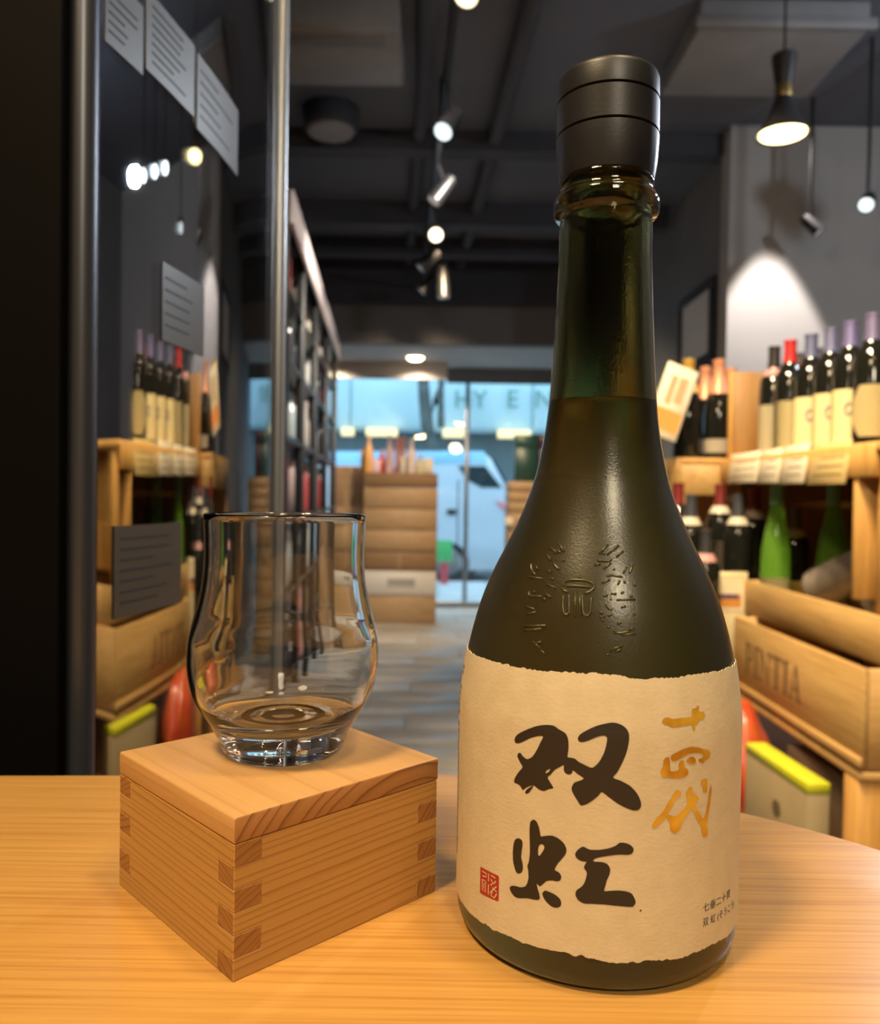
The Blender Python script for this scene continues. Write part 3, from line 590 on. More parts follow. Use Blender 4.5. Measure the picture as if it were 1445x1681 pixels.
spot_head(690, 441, 5.0, (-.8, -.1, -.8), off_l, 'small dim track spotlight upper of the far pair')
spot_head(692, 479, 5.7, (-.8, -.1, -.9), off_l, 'small dim track spotlight lower of the far pair')
spot_head(728, 489, 5.4, (0.05, -.05, -1), off_l, 'pale metal spotlight pointing straight down at the far end', .045, .22)
spot_head(1422, 337, 3.2, (-.5, -.7, -.6), cool_l, 'cool lit spotlight high on the right over the wine bottles', .032, .1)
spot_head(1345, 382, 3.7, (.5, -.3, -.7), off_l, 'unlit spotlight by the bright arch on the alcove wall', .032, .1)
flare_l = lens('bright_cool_lens', (0.85, 0.97, 1.0), 9.0)
for px, py, Y, nm in ((1606, 208, 2.9, 'farthest right'), (1552, 210, 3.0, 'middle'), (1505, 212, 3.1, 'left')): spot_head(px, py, Y, (-1.9, -2.5, -1.4), flare_l, 'dazzling cool spotlight mirrored in the cabinet glass, %s of three' % nm, .034, .1)
# pendant
p = pix(1285, 222, 2.6)
pd = thing('pendant_lamp', 'black cone pendant lamp with a brass collar and glowing mouth', 'lamp', p)
sh = mat('pendant_black', (0.03, 0.03, 0.034), 0.45); brass = mat('brass', (0.55, 0.40, 0.16), 0.3, 1.0)
link('shade', lathe([(.082, 0), (.074, .012), (.045, .06), (.028, .115), (.026, .118), (.022, .112), (.04, .06), (.070, .010), (.078, 0)], 40, closed=True), sh, pd)
link('collar', lathe([(0, .116), (.026, .116), (.027, .12), (.027, .15), (.026, .155), (0, .155)], 24), brass, pd)
link('socket', lathe([(0, .155), (.026, .155), (.030, .18), (.038, .235), (.038, .25), (0, .255)], 24), sh, pd)
link('bulb', lathe([(0, -.004), (.05, -.003), (.070, .002), (.070, .008), (0, .012)], 32), lens('pendant_glow', (1.0, 0.80, 0.36), 7.0), pd)
link('cord', tube([(0, 0, .25), (0, 0, CE-p.z)], .004), black, pd)
p = pix(682, 588, 7.2)
dl = thing('downlight', 'round glowing downlight in the soffit over the shop entrance', 'lamp', (p.x, 7.2, 1.34))
link('trim_ring', lathe([(.075, -.006), (.088, -.004), (.09, 0), (.075, 0)], 28, closed=True), soff, dl); link('diffuser', lathe([(0, -.03), (.05, -.026), (.075, -.004), (.075, 0), (0, 0)], 28), lens('downlight_glow', (1.0, 0.84, 0.58), 14.0), dl)

# ------------------------------------------------------------------ glass fronted cabinet on the left
cab = thing('display_cabinet', 'tall black cabinet with a curved mirror-like glass door and steel posts', 'cabinet', (0, 0, FL))
PXs = np.array([160, 230, 295, 350, 412, 452]); PHI = np.radians([12.2, 10.2, 8.3, 5.2, -0.6, -3.2])
t0 = math.atan((160-CX)/FPX); t1 = math.atan((452-CX)/FPX); rad = 0.45/math.cos(t0); gp = []; nst = 1500; t_ = t0; dt = (t1-t0)/nst
for i in range(nst+1):
    if i % 25 == 0: gp.append((rad*math.sin(t_), rad*math.cos(t_)))
    ph = float(np.interp(CX+FPX*math.tan(t_), PXs, PHI)); rad += rad/math.tan(ph-t_)*dt; t_ += dt
# smooth and resample
gq = np.array(gp)
for _ in range(12): gq[1:-1] = 0.25*gq[:-2] + 0.5*gq[1:-1] + 0.25*gq[2:]
ZB, ZT = 0.0, 2.1
mir = bpy.data.materials.new('dark_reflective_glass'); mir.use_nodes = True; mir.node_tree.nodes.remove(pr(mir))
a_ = N(mir, 'ShaderNodeBsdfTransparent'); a_.inputs[0].default_value = (0.72, 0.75, 0.80, 1); b_ = N(mir, 'ShaderNodeBsdfGlossy'); b_.inputs['Roughness'].default_value = 0.012; b_.inputs[0].default_value = (1, 1, 1, 1)
mx = N(mir, 'ShaderNodeMixShader'); mx.inputs[0].default_value = 0.34; L(mir, a_.outputs[0], mx.inputs[1]); L(mir, b_.outputs[0], mx.inputs[2]); L(mir, mx.outputs[0], mir.node_tree.nodes['Material Output'].inputs['Surface'])
def strip(q, off0, off1, z0, z1, i0=0, i1=None):
    """solid sheet following the curve of the glass, between two offsets along its inward normal"""
    q = q[i0:i1]; bm = bmesh.new(); rows = []
    for i, (x, y) in enumerate(q):
        a = q[max(i-1, 0)]; b = q[min(i+1, len(q)-1)]; n_ = Vector((-(b[1]-a[1]), b[0]-a[0])).normalized()
        rows.append([bm.verts.new((x+n_.x*o, y+n_.y*o, z)) for o, z in ((off0, z0), (off0, z1), (off1, z1), (off1, z0))])
    for r0, r1 in zip(rows, rows[1:]):
        for k in range(4): bm.faces.new((r0[k], r0[(k+1) % 4], r1[(k+1) % 4], r1[k]))
    bm.faces.new(rows[0]); bm.faces.new(rows[-1])
    return done(bm, smooth=True, angle=40)
link('glass_door', strip(gq, 0.0, 0.003, 0.06, ZT-.06), mir, cab)
post = mat('satin_post', (0.075, 0.08, 0.095), 0.36, 0.7)
g0, g1 = gq[0], gq[-1]
c0 = (g0[0]-.0065, g0[1]-.006); c1 = (g1[0]+.000, g1[1]+.006)
link('front_post', lathe([(0, 0), (.0078, 0), (.0078, ZT), (0, ZT)], 28), post, cab).location = (c0[0], c0[1], 0)
link('rear_post', lathe([(0, 0), (.0068, 0), (.0068, ZT), (0, ZT)], 24), mat('pale_post', (0.42, 0.43, 0.44), 0.35, 0.6), cab).location = (c1[0], c1[1], 0)
inn = mat('cabinet_black', (0.010, 0.009, 0.009), 0.5)
pan = noisy('dark_panel', (0.0025, 0.0022, 0.0022), (0.0035, 0.003, 0.003), 4, 0.6, spec=0.05)
link('side_panel', box(-0.62, c0[0]-.005, .428, .445, 0, ZT), pan, cab)
link('back_panel', box(-0.62, c1[0]-.004, c1[1]+.004, c1[1]+.02, 0, ZT), inn, cab); link('far_panel', box(-.64, -.62, .428, c1[1]+.02, 0, ZT), inn, cab)
bs = [(x-.004, y) for x, y in gq[::4]] + [(-.62, g1[1]), (-.62, .44)]
link('base_plate', prism(bs, 0, .05), inn, cab); link('top_plate', prism(bs, ZT-.05, ZT), inn, cab)
# printed notices on the glass, paper colour darkened so they look dimly lit
paper = noisy('dimmed_notice_paper', (0.050, 0.048, 0.044), (0.062, 0.059, 0.053), 12, 0.4); pinkk = mat('notice_print', (0.018, 0.018, 0.018), 0.6)
gpx = [CX+FPX*x/y for x, y in gq]
def notice(px0, px1, z0, z1, label, lines, rag=3):
    i0 = int(np.argmin([abs(a-px0) for a in gpx])); i1 = int(np.argmin([abs(a-px1) for a in gpx]))+1
    o = link('paper_notice', strip(gq, -.0008, -.0003, z0, z1, i0, i1), paper); tag(o, label, 'notice', 'printed notices on the cabinet glass')
    r3 = random.Random(px0); n = i1-i0
    bm = bmesh.new()
    for k in range(lines):
        zc = z1-(z1-z0)*(k+1.2)/(lines+1.6); a = i0+max(1, int(n*.12)); b = i0+max(3, int(n*r3.uniform(.55, .9)))
        me = strip(gq, -.0011, -.0008, zc-(z1-z0)*.012, zc+(z1-z0)*.012, a, b); bm.from_mesh(me); bpy.data.meshes.remove(me)
    link('printed_lines', done(bm), pinkk, o)
def zat(py, px):
    i = int(np.argmin([abs(a-px) for a in gpx])); y = gq[i][1]; return pix(px, py, y).z
notice(165, 229, zat(62, 162), zat(-60, 162), 'grey printed notice on the cabinet glass, topmost and nearest the front post', 6)
notice(233, 312, zat(112, 232), zat(-20, 232), 'grey printed notice on the cabinet glass, second along the top row', 7)
notice(316, 384, zat(205, 312), zat(80, 312), 'grey printed notice on the cabinet glass, farthest along the top row', 5)
notice(188, 294, zat(1016, 190), zat(864, 190), 'printed notice low on the cabinet glass behind the tumbler', 7)
notice(262, 330, zat(560, 265), zat(432, 265), 'printed notice at bottle height on the cabinet glass', 5)

# ------------------------------------------------------------------ wine display on the right
pine = plank_wood('pine_crate', (0.44, 0.265, 0.085), (0.60, 0.39, 0.15), (30, 2, 30), 0.5)
pinx = plank_wood('pine_crate_end', (0.50, 0.29, 0.10), (0.64, 0.41, 0.16), (3, 40, 40), 0.5)
pinv = plank_wood('orange_pine', (0.60, 0.32, 0.08), (0.72, 0.42, 0.13), (40, 40, 3), 0.5)
brownw = plank_wood('brown_board', (0.34, 0.18, 0.06), (0.44, 0.25, 0.09), (40, 40, 3), 0.5)
def crate(name, label, x0, x1, y0, y1, z0, z1, boards=1, group=None, t=0.012, cat='crate'):
    """open-topped wine crate: floor, end boards and side boards as separate pieces"""
    u = thing(name, label, cat, ((x0+x1)/2, (y0+y1)/2, z0), 0, group); X = (x1-x0)/2; Y = (y1-y0)/2; H = z1-z0
    link('floor_board', box(-X+t, X-t, -Y+t, Y-t, 0.0, t), pine, u)
    for k in range(boards):
        a, b = H*k/boards + (0.0015 if k else 0), H*(k+1)/boards
        for s in (-1, 1):
            link('side_board', box(*sorted((s*X, s*(X-t))), -Y, Y, a, b, 0.0015), pine, u)
            link('end_board', box(-X+t+.0004, X-t-.0004, *sorted((s*Y, s*(Y-t))), a, b, 0.0015), pinx, u)
    return u
# front crate with the burnt lettering: serif capitals cut as shapes
ca = crate('wine_crate', 'long pine wine crate burnt with the word PINTIA', 0.752, 1.082, 1.43, 2.06, -0.353, -0.173)
link('rim_strip', box(-.170, -.163, -.318, .318, .004, .022, .001), pine, ca)
burn = mat('burnt_letters', (0.15, 0.085, 0.035), 0.7)
def serif(ch):
    s, f, w = .17, .06, .36   # stem, serif thickness, serif width
    def I(x): return [[(x-s/2, 0), (x+s/2, 0), (x+s/2, 1), (x-s/2, 1)], [(x-w/2, 0), (x+w/2, 0), (x+w/2, f), (x-w/2, f)], [(x-w/2, 1-f), (x+w/2, 1-f), (x+w/2, 1), (x-w/2, 1)]]
    if ch == 'I': return I(.2), .42
    if ch == 'P':
        o = [(.2, 1)] + [(.42+.24*math.cos(a), .72+.28*math.sin(a)) for a in np.linspace(PI/2, -PI/2, 10)] + [(.2, .44), (.2, .50), (.36, .50)] + [(.40+.11*math.cos(a), .72+.22*math.sin(a)) for a in np.linspace(-PI/2, PI/2, 10)] + [(.2, .94)]
        return I(.2)+[o], .74
    if ch == 'T': return I(.4)+[[(.02, 1-f), (.78, 1-f), (.78, 1), (.02, 1)], [(.02, .78), (.06, .78), (.10, 1), (.02, 1)], [(.70, 1), (.74, .78), (.78, .78), (.78, 1)]], .84
    if ch == 'N': return [[(.14, 0), (.20, 0), (.20, 1), (.14, 1)], [(.72, 0), (.78, 0), (.78, 1), (.72, 1)], [(.10, 1), (.26, 1), (.78, .0), (.70, 0)], [(.03, 0), (.32, 0), (.32, f), (.03, f)], [(.60, 1-f), (.90, 1-f), (.90, 1), (.60, 1)], [(.02, 1-f), (.22, 1-f), (.22, 1), (.02, 1)]], .95
    if ch == 'A': return [[(.12, 0), (.17, 0), (.44, 1), (.40, 1)], [(.60, 0), (.76, 0), (.50, 1), (.40, 1)], [(.22, .30), (.62, .30), (.62, .36), (.24, .36)], [(.02, 0), (.28, 0), (.28, f), (.02, f)], [(.50, 0), (.88, 0), (.88, f), (.50, f)]], .9
pl = pix(1229, 1062, 1.98); pr_ = pix(1324, 1110, 1.69)
# the lettering runs along the crate's left face (local -x), from its far end towards the viewer
ya, yb = .237, -.079
ch_w = sum(serif(c_)[1] for c_ in 'PINTIA'); sc_ = (ya-yb)/ch_w; cur = 0.0; bm = bmesh.new(); hh = .074; zb_ = .056
for c_ in 'PINTIA':
    polys, adv = serif(c_)
    for k, P in enumerate(polys): prism_into(bm, P, -.1656-.00005*k, -.1648, lambda u, v, w: (w, ya-(cur+u)*sc_, zb_+v*hh))
    cur += adv
link('burnt_lettering', done(bm), burn, ca)['label'] = 'brown burnt capitals reading PINTIA'
cb = crate('wine_crate', 'shallow pine crate resting on the lettered crate with bottles standing in it', 0.80, 1.075, 1.44, 2.12, -0.172, -0.085)
# stand legs, lower shelf
st = thing('display_stand', 'wooden stand with square legs carrying the wine crates', 'stand', (0.92, 1.8, FL))
ZS = -0.355-FL
link('stand_top', box(-.17, .95, -.37, 1.2, ZS-.018, ZS-.001, .002), pinx, st)
for x, y in ((-.145, -.34), (.9, -.34), (-.145, 1.15), (.9, 1.15)): link('leg', box(x-.025, x+.025, y-.025, y+.025, 0, ZS-.018, .002), pinv, st)
link('lower_shelf', box(-.40, .95, -.60, 1.2, .33, .35, .002), brownw, st)
for x, y in ((-.37, -.55), (-.37, 1.15)): link('leg', box(x-.02, x+.02, y-.02, y+.02, 0, .33, .002), brownw, st)
ZL = FL+.351
# things under the stand
slipm = noisy('beige_carton', (0.40, 0.31, 0.17), (0.46, 0.36, 0.20), 10, 0.6)
g = thing('gift_box', 'slim beige gift box with a yellow green top standing under the lettered crate', 'box', (0.585, 1.355, ZL), 0.08)
link('carton', box(-.018, .018, -.105, .105, 0, .268, .001), slipm, g); link('lid', box(-.0185, .0185, -.1055, .1055, .268, .285, .001), mat('yellow_green_top', (0.72, 0.74, 0.03), 0.45), g)
e = link('emblem', lathe([(0, 0), (.014, 0), (.014, .0006), (0, .0006)], 20), mat('box_emblem', (0.22, 0.16, 0.08), .6), g); e.rotation_euler = (0, -PI/2, 0); e.location = (-.018, -.01, .21)
# red plastic bag: crumpled
def crumple(sx_, sy_, sz_, seed, amp=.16):
    bm = bmesh.new(); bmesh.ops.create_icosphere(bm, subdivisions=4, radius=1); r4 = random.Random(seed)
    dirs = [(Vector((r4.gauss(0, 1), r4.gauss(0, 1), r4.gauss(0, 1))).normalized(), r4.uniform(2, 6), r4.uniform(0, 6)) for _ in range(9)]
    for v_ in bm.verts:
        n_ = v_.co.normalized(); k = sum(abs(math.sin(f_*n_.dot(d)+ph_)) for d, f_, ph_ in dirs)/len(dirs)
        p = n_*(1-amp+2*amp*(k-.4)); v_.co = (p.x*sx_, p.y*sy_, max(p.z, -.8)*sz_)
    return done(bm, smooth=True, angle=180)
bagm = noisy('red_plastic', (0.42, 0.03, 0.02), (0.55, 0.12, 0.025), 14, 0.3)
bg = tag(link('plastic_bag', crumple(.10, .13, .17, 5), bagm), 'crumpled red and orange plastic bag under the crates behind the bottle', 'bag'); bg.location = (0.645, 1.80, ZL+.137)
dk = thing('dark_carton', 'dark carton with a pale round emblem under the stand behind the gift box', 'carton', (0.83, 1.64, ZL), 0.1)
link('carton', box(-.07, .11, -.10, .10, 0, .20, .003), noisy('dark_brown_card', (.07, .045, .03), (.10, .07, .04), 9), dk)
e = link('round_emblem', lathe([(0, 0), (.025, 0), (.025, .0008), (0, .0008)], 20), mat('emblem_grey', (.25, .22, .18), .6), dk); e.rotation_euler = (PI/2, 0, 0); e.location = (-.01, -.1, .08)

# bottles
BOT = {}
def bprofile(kind):
    if kind == 'bordeaux': return [(0, 0), (.030, 0), (.036, .003), (.0372, .01), (.0372, .19), (.034, .21), (.024, .228), (.0165, .243), (.0145, .26), (.0140, .292), (.0152, .293), (.0152, .300), (0, .300)]
    if kind == 'flute': return [(0, 0), (.030, 0), (.035, .003), (.0362, .01), (.0362, .13), (.034, .165), (.028, .20), (.021, .235), (.0165, .265), (.0145, .29), (.0140, .322), (.015, .323), (.015, .330), (0, .330)]
    return [(0, 0), (.034, 0), (.042, .004), (.0435, .012), (.0435, .13), (.040, .17), (.031, .205), (.022, .235), (.0175, .26), (.0165, .285), (.018, .289), (.0175, .30), (0, .302)]
glm = {'dark': mat('dark_bottle_glass', (0.010, 0.011, 0.009), 0.06, spec=0.7), 'green': mat('green_bottle_glass', (0.35, 0.80, 0.10), 0.04, trans=0.75, ior=1.3), 'brown': mat('brown_glass', (0.06, 0.025, 0.01), 0.08, spec=.6), 'clear': mat('pale_bottle', (0.55, 0.50, 0.42), 0.1)}
CM = {}
def cm(c, rough=.38, metal=.25):
    if c not in CM: CM[c] = mat('foil_%d' % len(CM), c, rough, metal)
    return CM[c]
def patch(r, a0, a1, z0, z1, off=.0006, n=16, octo=0):
    bm = bmesh.new(); rows = []
    for i in range(n+1):
        a = a0+(a1-a0)*i/n; cut = 0
        if octo:
            e = min(i, n-i)/n; cut = max(0, (.25-e)/.25)*octo
        rows.append([bm.verts.new(((r+off)*math.cos(a), (r+off)*math.sin(a), z)) for z in (z0+cut, z1-cut)])
    for p_, q_ in zip(rows, rows[1:]): bm.faces.new((p_[0], q_[0], q_[1], p_[1]))
    bmesh.ops.solidify(bm, geom=list(bm.faces), thickness=-.0004)
    return done(bm, smooth=True, angle=40)
def bottle(loc, kind, gl, cap, lab=None, label='', group=None, emb=None, ring=None, capz=None, octo=0, lz=(.022, .142), face=None, cat='bottle', name='wine_bottle', foil=None):
    x, y, z = loc
    u = thing(name, label, cat, loc, 0, group); pf = bprofile(kind); H = pf[-1][1]
    if (kind, gl) not in BOT: BOT[(kind, gl)] = lathe(pf, 28, angle=35); BOT[(kind, gl)].materials.append(glm[gl])
    link('glass', BOT[(kind, gl)], None, u)
    zs = [p_[1] for p_ in pf[1:-1]]; rs = [p_[0] for p_ in pf[1:-1]]; c0_ = H-(capz or .058)
    key = (kind, cap, c0_)
    if key not in BOT:
        zz = [c0_] + [q_ for q_ in zs if q_ > c0_+.004]
        BOT[key] = lathe([(0, c0_)] + [(float(np.interp(q_, zs, rs))+.0007, q_) for q_ in zz] + [(.008, H+.0012), (0, H+.0015)], 24, angle=35); BOT[key].materials.append(cm(cap))
    link('capsule', BOT[key], None, u)
    fa = math.atan2(-y, -x) if face is None else face; R_ = .0372 if kind == 'bordeaux' else .0362 if kind == 'flute' else .0435
    if lab:
        k2 = (kind, lab, octo, lz)
        if k2 not in BOT: BOT[k2] = patch(R_, -1.25, 1.25, lz[0], lz[1], octo=octo); BOT[k2].materials.append(cm(lab, .7, 0))
        lo = link('paper_label', BOT[k2], None, u); lo.rotation_euler = (0, 0, fa)
        if emb:
            k3 = (kind, emb)
            if k3 not in BOT:
                bm = bmesh.new(); zc = lz[0]+(lz[1]-lz[0])*.62
                vs = [bm.verts.new(((R_+.0013)*math.cos(a), (R_+.0013)*math.sin(a), zz_)) for a, zz_ in [(.28*math.cos(t_), zc+.016*math.sin(t_)) for t_ in np.linspace(0, 2*PI, 17)[:-1]]]
                bm.faces.new(vs); BOT[k3] = done(bm); BOT[k3].materials.append(cm(emb, .7, 0))
            link('emblem', BOT[k3], None, lo)
    if ring:
        k4 = (kind, 'ring', ring)
        if k4 not in BOT: BOT[k4] = lathe([(float(np.interp(z_, zs, rs))+.0012, z_) for z_ in (c0_-.022, c0_-.012, c0_-.002)] + [(float(np.interp(z_, zs, rs)), z_) for z_ in (c0_-.002, c0_-.022)], 24, closed=True); BOT[k4].materials.append(cm(ring, .6, 0))
        link('neck_label', BOT[k4], None, u)
    return u
CREAM, YCR = (0.72, 0.66, 0.44), (0.74, 0.66, 0.36)
SLATE, NAVY = (0.13, 0.155, 0.29), (0.155, 0.17, 0.33)
# upper shelf: a crate lying with bottles standing in it
ZU = 0.235
us = thing('upper_shelf', 'orange pine shelf box carrying the row of cream labelled wine bottles', 'shelf', (0.80, 1.30, -0.0))
link('shelf_board', box(0.0, .45, .18, 1.02, ZU-.018, ZU, .002), pinv, us); link('front_rail', box(-.004, .012, .20, 1.02, ZU-.065, ZU-.001, .002), pinv, us)
link('end_panel', box(.0, .45, .262, .277, ZU-.30, ZU-.0185, .002), pinv, us); link('back_board', box(.44, .452, .28, 1.02, -.35, ZU-.02), brownw, us); link('far_board', box(.05, .44, 1.012, 1.024, -.35, ZU-.02), brownw, us); link('lower_rail', box(.20, .212, .20, 1.02, .108, .124, .002), pinv, us)
for y in (.20,): link('post', box(.015, .045, y-.015, y+.015, -.084, ZU-.018, .002), pinv, us)
link('post', box(.40, .43, .21, .24, -.084, ZU-.018), pinv, us); link('post', box(.40, .43, .97, 1.0, -.084, ZU-.018), pinv, us)
rows = [(1268, 2.19, (0.03, 0.025, 0.025), CREAM, None, 'wine bottle with a black capsule and pink neck band, left end of the cream row', (.55, .28, .28)),
        (1294, 2.10, (0.62, 0.03, 0.03), YCR, None, 'wine bottle with a bright red capsule and a cream label', None),
        (1328, 2.02, SLATE, YCR, (.22, .17, .22), 'wine bottle with a slate blue capsule right next to the red capped bottle', None),
        (1360, 1.945, NAVY, YCR, (.24, .20, .22), 'wine bottle with a slate blue capsule, middle of the three with oval emblems', None),
        (1392, 1.87, (0.17, 0.16, 0.37), YCR, (.24, .2, .2), 'wine bottle with a violet blue capsule, tallest of the emblem labels', None)]
for px, Y, cap, lab, emb, lb, ring in rows:
    p = pix(px, 740, Y); bottle((p.x, Y, ZU), 'bordeaux', 'dark', cap, lab, lb, 'cream labelled bottles on the upper shelf', emb, ring)
p = pix(1428, 740, 1.79); bottle((p.x, 1.79, ZU), 'bordeaux', 'dark', (0.17, 0.16, 0.32), YCR, 'wine bottle with a large octagonal cream label at the right end of the row', 'cream labelled bottles on the upper shelf', octo=.034, lz=(.030, .142))
for px, Y, cap, lb in ((1388, 2.10, (.18, .06, .36), 'wine bottle with a purple capsule standing behind the emblem labels'), (1345, 2.2, (.07, .07, .09), 'dark capsuled wine bottle half hidden behind the slate capped pair'), (1440, 1.98, (.10, .07, .06), 'black capped wine bottle behind the octagonal label'), (1310, 2.28, (.08, .08, .09), 'black capped bottle behind the red capped one')):
    p = pix(px, 740, Y); bottle((p.x, Y, ZU), 'bordeaux', 'dark', cap, None, lb, 'bottles in the second row of the upper shelf')
# price cards on the front rail
cardm = noisy('price_card', (0.74, 0.68, 0.52), (0.80, 0.74, 0.58), 20, 0.6); cardy = noisy('price_card_yellow', (0.66, 0.50, 0.20), (0.72, 0.55, 0.24), 20, 0.6)
for y0, y1, m, zt, zb, lb in ((2.03, 2.24, cardm, .248, .168, 'white price card under the red capped bottle, left of three'), (1.90, 2.025, cardm, .248, .165, 'white price card in the middle of three on the shelf rail'), (1.765, 1.895, cardm, .250, .162, 'white price card, right of three on the shelf rail'), (1.585, 1.755, cardy, .245, .158, 'yellow price card right of the white ones')):
    M = Matrix.Translation((0.789, (y0+y1)/2, zb)) @ Matrix.Rotation(0.14, 4, 'Y')
    u = link('price_card', box(-.0012, .0012, -(y1-y0)/2+.002, (y1-y0)/2-.002, 0, zt-zb, .0004, M=M), m); tag(u, lb, 'card', 'price cards on the shelf rail')
    bm = bmesh.new()
    for k in range(3): bx(bm, -.0016, -.0012, -(y1-y0)/2+.02, (y1-y0)/2-.03-.01*k, .018+.018*k, .020+.018*k, M)
    link('printed_lines', done(bm), pinkk, u)
# brown board at the end of the shelf
ub = thing('crate_board', 'upright brown crate panel between the sparkling bottles and the cream labels', 'board', (0.825, 2.335, ZU-.07)); link('panel', box(0.01, .12, 0, .014, 0, .325, .002), brownw, ub); link('edge_strip', box(0.0, .01, -.004, .016, 0, .325, .002), pinv, ub)
# left shelf with sparkling wine
ls = thing('side_shelf', 'pine crate shelf carrying sparkling wine left of the brown panel', 'shelf', (0, 0, 0))
link('shelf_board', box(.70, 1.1, 2.36, 2.95, .226, .243, .002), pinv, ls); link('front_board', box(.695, 1.1, 2.362, 2.374, .135, .2255, .002), pine, ls)
link('back_board', box(.70, 1.1, 2.95, 2.962, -.35, .24), brownw, ls); link('side_board', box(.685, .697, 2.355, 2.95, .135, .243, .002), pine, ls)
for y in (2.38, 2.92): link('post', box(.70, .73, y-.015, y+.015, -.35, .135, .002), pinv, ls)
lo_ = thing('low_shelf', 'narrow pine ledge behind the sake bottle carrying the leftmost bottles of the lower row', 'shelf', (.68, 2.5, -.3555)); link('ledge', box(-.06, .069, -.46, -.13, -.0175, 0, .002), pinv, lo_)
for y in (-.44, -.17): link('leg', box(-.05, -.01, y-.02, y+.02, ZL+.3555+.0005, -.018, .002), pinv, lo_)
for y in (2.38, 2.92): link('post', box(1.06, 1.09, y-.015, y+.015, -.35, .135, .002), pinv, ls)
COP = (0.78, 0.36, 0.22)
for k, (px, Y, c_, lb) in enumerate(((1128, 2.46, (.62, .40, .08), 'sparkling wine bottle with a gold foil neck beside the leaning card'), (1156, 2.60, COP, 'sparkling wine bottle with a copper pink foil, left one'), (1178, 2.46, COP, 'sparkling wine bottle with a copper pink foil, front one with a white tag'), (1197, 2.62, COP, 'sparkling wine bottle with a copper pink foil beside the brown panel'))):
    p = pix(px, 750, Y); bottle((p.x, Y, .2435), 'sparkling', 'dark', c_, (.7, .66, .55) if k == 2 else None, lb, 'sparkling wine bottles on the side shelf', capz=.105, lz=(.02, .06), name='sparkling_bottle')
# leaning white card with orange print
u = thing('leaning_card', 'tilted white card with orange print leaning beside the sparkling wine', 'card', pix(1082, 716, 2.33))
M = Matrix.Rotation(0.36, 4, 'Y') @ Matrix.Rotation(-.2, 4, 'X')
link('card', box(-.045, .050, -.002, .002, .0, .225, .001, M=M), cardm, u)
bm = bmesh.new(); bx(bm, -.038, .043, -.0026, -.002, .02, .085, M); link('orange_print', done(bm), mat('orange_print', (.80, .30, .06), .6), u)
bm = bmesh.new(); bx(bm, .005, .03, -.0026, -.002, .11, .19, M); bx(bm, -.02, -.002, -.0026, -.002, .10, .19, M); link('photo_print', done(bm), mat('tan_print', (.5, .36, .2), .6), u)
# lower row of bottles standing in the crates
low = [(1113, 2.265, (.22, .025, .03), 'wine bottle with a dark red capsule, leftmost of the lower row', None), (1134, 2.175, (.06, .07, .09), 'wine bottle with a slate capsule beside the leftmost red one', (.6, .55, .45)), (1182, 2.265, (.20, .03, .03), 'wine bottle with a dark red capsule, second red of the lower row', (.6, .55, .45)),
       (1212, 2.185, (.06, .065, .08), 'wine bottle with a slate capsule between two dark red ones', (.6, .55, .45)), (1238, 2.265, (.22, .03, .035), 'wine bottle with a dark red capsule behind the green bottle', (.6, .55, .45)), (1160, 2.095, (.05, .05, .06), 'black wine bottle low down between slate and red capsules', (.55, .3, .3)),
       (1306, 2.20, (.13, .12, .12), 'wine bottle with a grey capsule between the two green bottles', (.6, .52, .34)), (1440, 2.12, (.08, .08, .10), 'wine bottle with a black capsule at the right edge of the photo', None)]
for px, Y, cap, lb, ring in low:
    p = pix(px, 850, Y); z = -.16 if (p.x > .84 and Y < 2.03) else -.335
    if Y > 2.1: z = -.354
    zt = {1113: 793, 1134: 812, 1182: 795, 1212: 812, 1238: 803, 1160: 870, 1306: 832, 1440: 815}[px]
    ztop = max(pix(px, zt, Y).z, -.0595 if z > -.3 else -.06); u = bottle((p.x, Y, ztop-.30), 'bordeaux', 'dark', cap, (.62, .55, .40) if px in (1134, 1182) else None, lb, 'bottles of the lower row', ring=ring)
    if ztop-.30 > -.352:   # a wooden riser under it, inside the stand
        ri = thing('riser_block', 'pine riser block under the %s bottle of the lower row' % {1113: 'leftmost dark red', 1134: 'leftmost slate', 1182: 'second dark red', 1212: 'second slate', 1238: 'third dark red', 1160: 'low black', 1306: 'grey capped', 1440: 'rightmost black'}[px], 'block', (p.x, Y, -.355), 0, 'riser blocks under the lower row'); link('block', box(-.03, .03, -.03, .03, .001, ztop-.30+.355, .002), pine, ri)
for px, Y, lb in ((1276, 2.05, 'green flute bottle with a green capsule, the nearer one left of the lying dark bottle'), (1369, 1.97, 'green flute bottle with a green capsule rising behind the lying dark bottle')):
    p = pix(px, 812, Y); bottle((p.x, Y, -.1595), 'flute', 'green', (.18, .46, .25), (.62, .55, .3), lb, 'green flute bottles in the shallow crate', name='flute_bottle', lz=(.03, .09))
# cream framed wine label on a bottle lying at the crate end
p = pix(1203, 970, 2.12)
u = thing('label_card', 'cream card with a purple and orange picture standing at the end of the crates', 'card', (p.x, 2.12, -.17))
lh = .125; lw = .055
link('card', box(-lw, lw*.7, 0, .004, -.18, lh-.02, .001), noisy('cream_card', (.70, .62, .38), (.75, .67, .43), 12), u); link('frame_line', box(-lw+.006, lw*.7-.006, -.0006, 0, .0, lh-.03), mat('card_gold', (.55, .42, .16), .5), u)
link('inner_field', box(-lw+.009, lw*.7-.009, -.0010, -.0006, .003, lh-.033), cm((.76, .70, .50), .7, 0), u)
link('picture', box(-lw+.014, lw*.7-.016, -.0014, -.0010, .012, .045), mat('card_orange', (.62, .28, .06), .6), u); link('picture_top', box(-lw+.02, lw*.7-.022, -.0018, -.0014, .035, .047), mat('card_purple', (.10, .06, .14), .6), u)
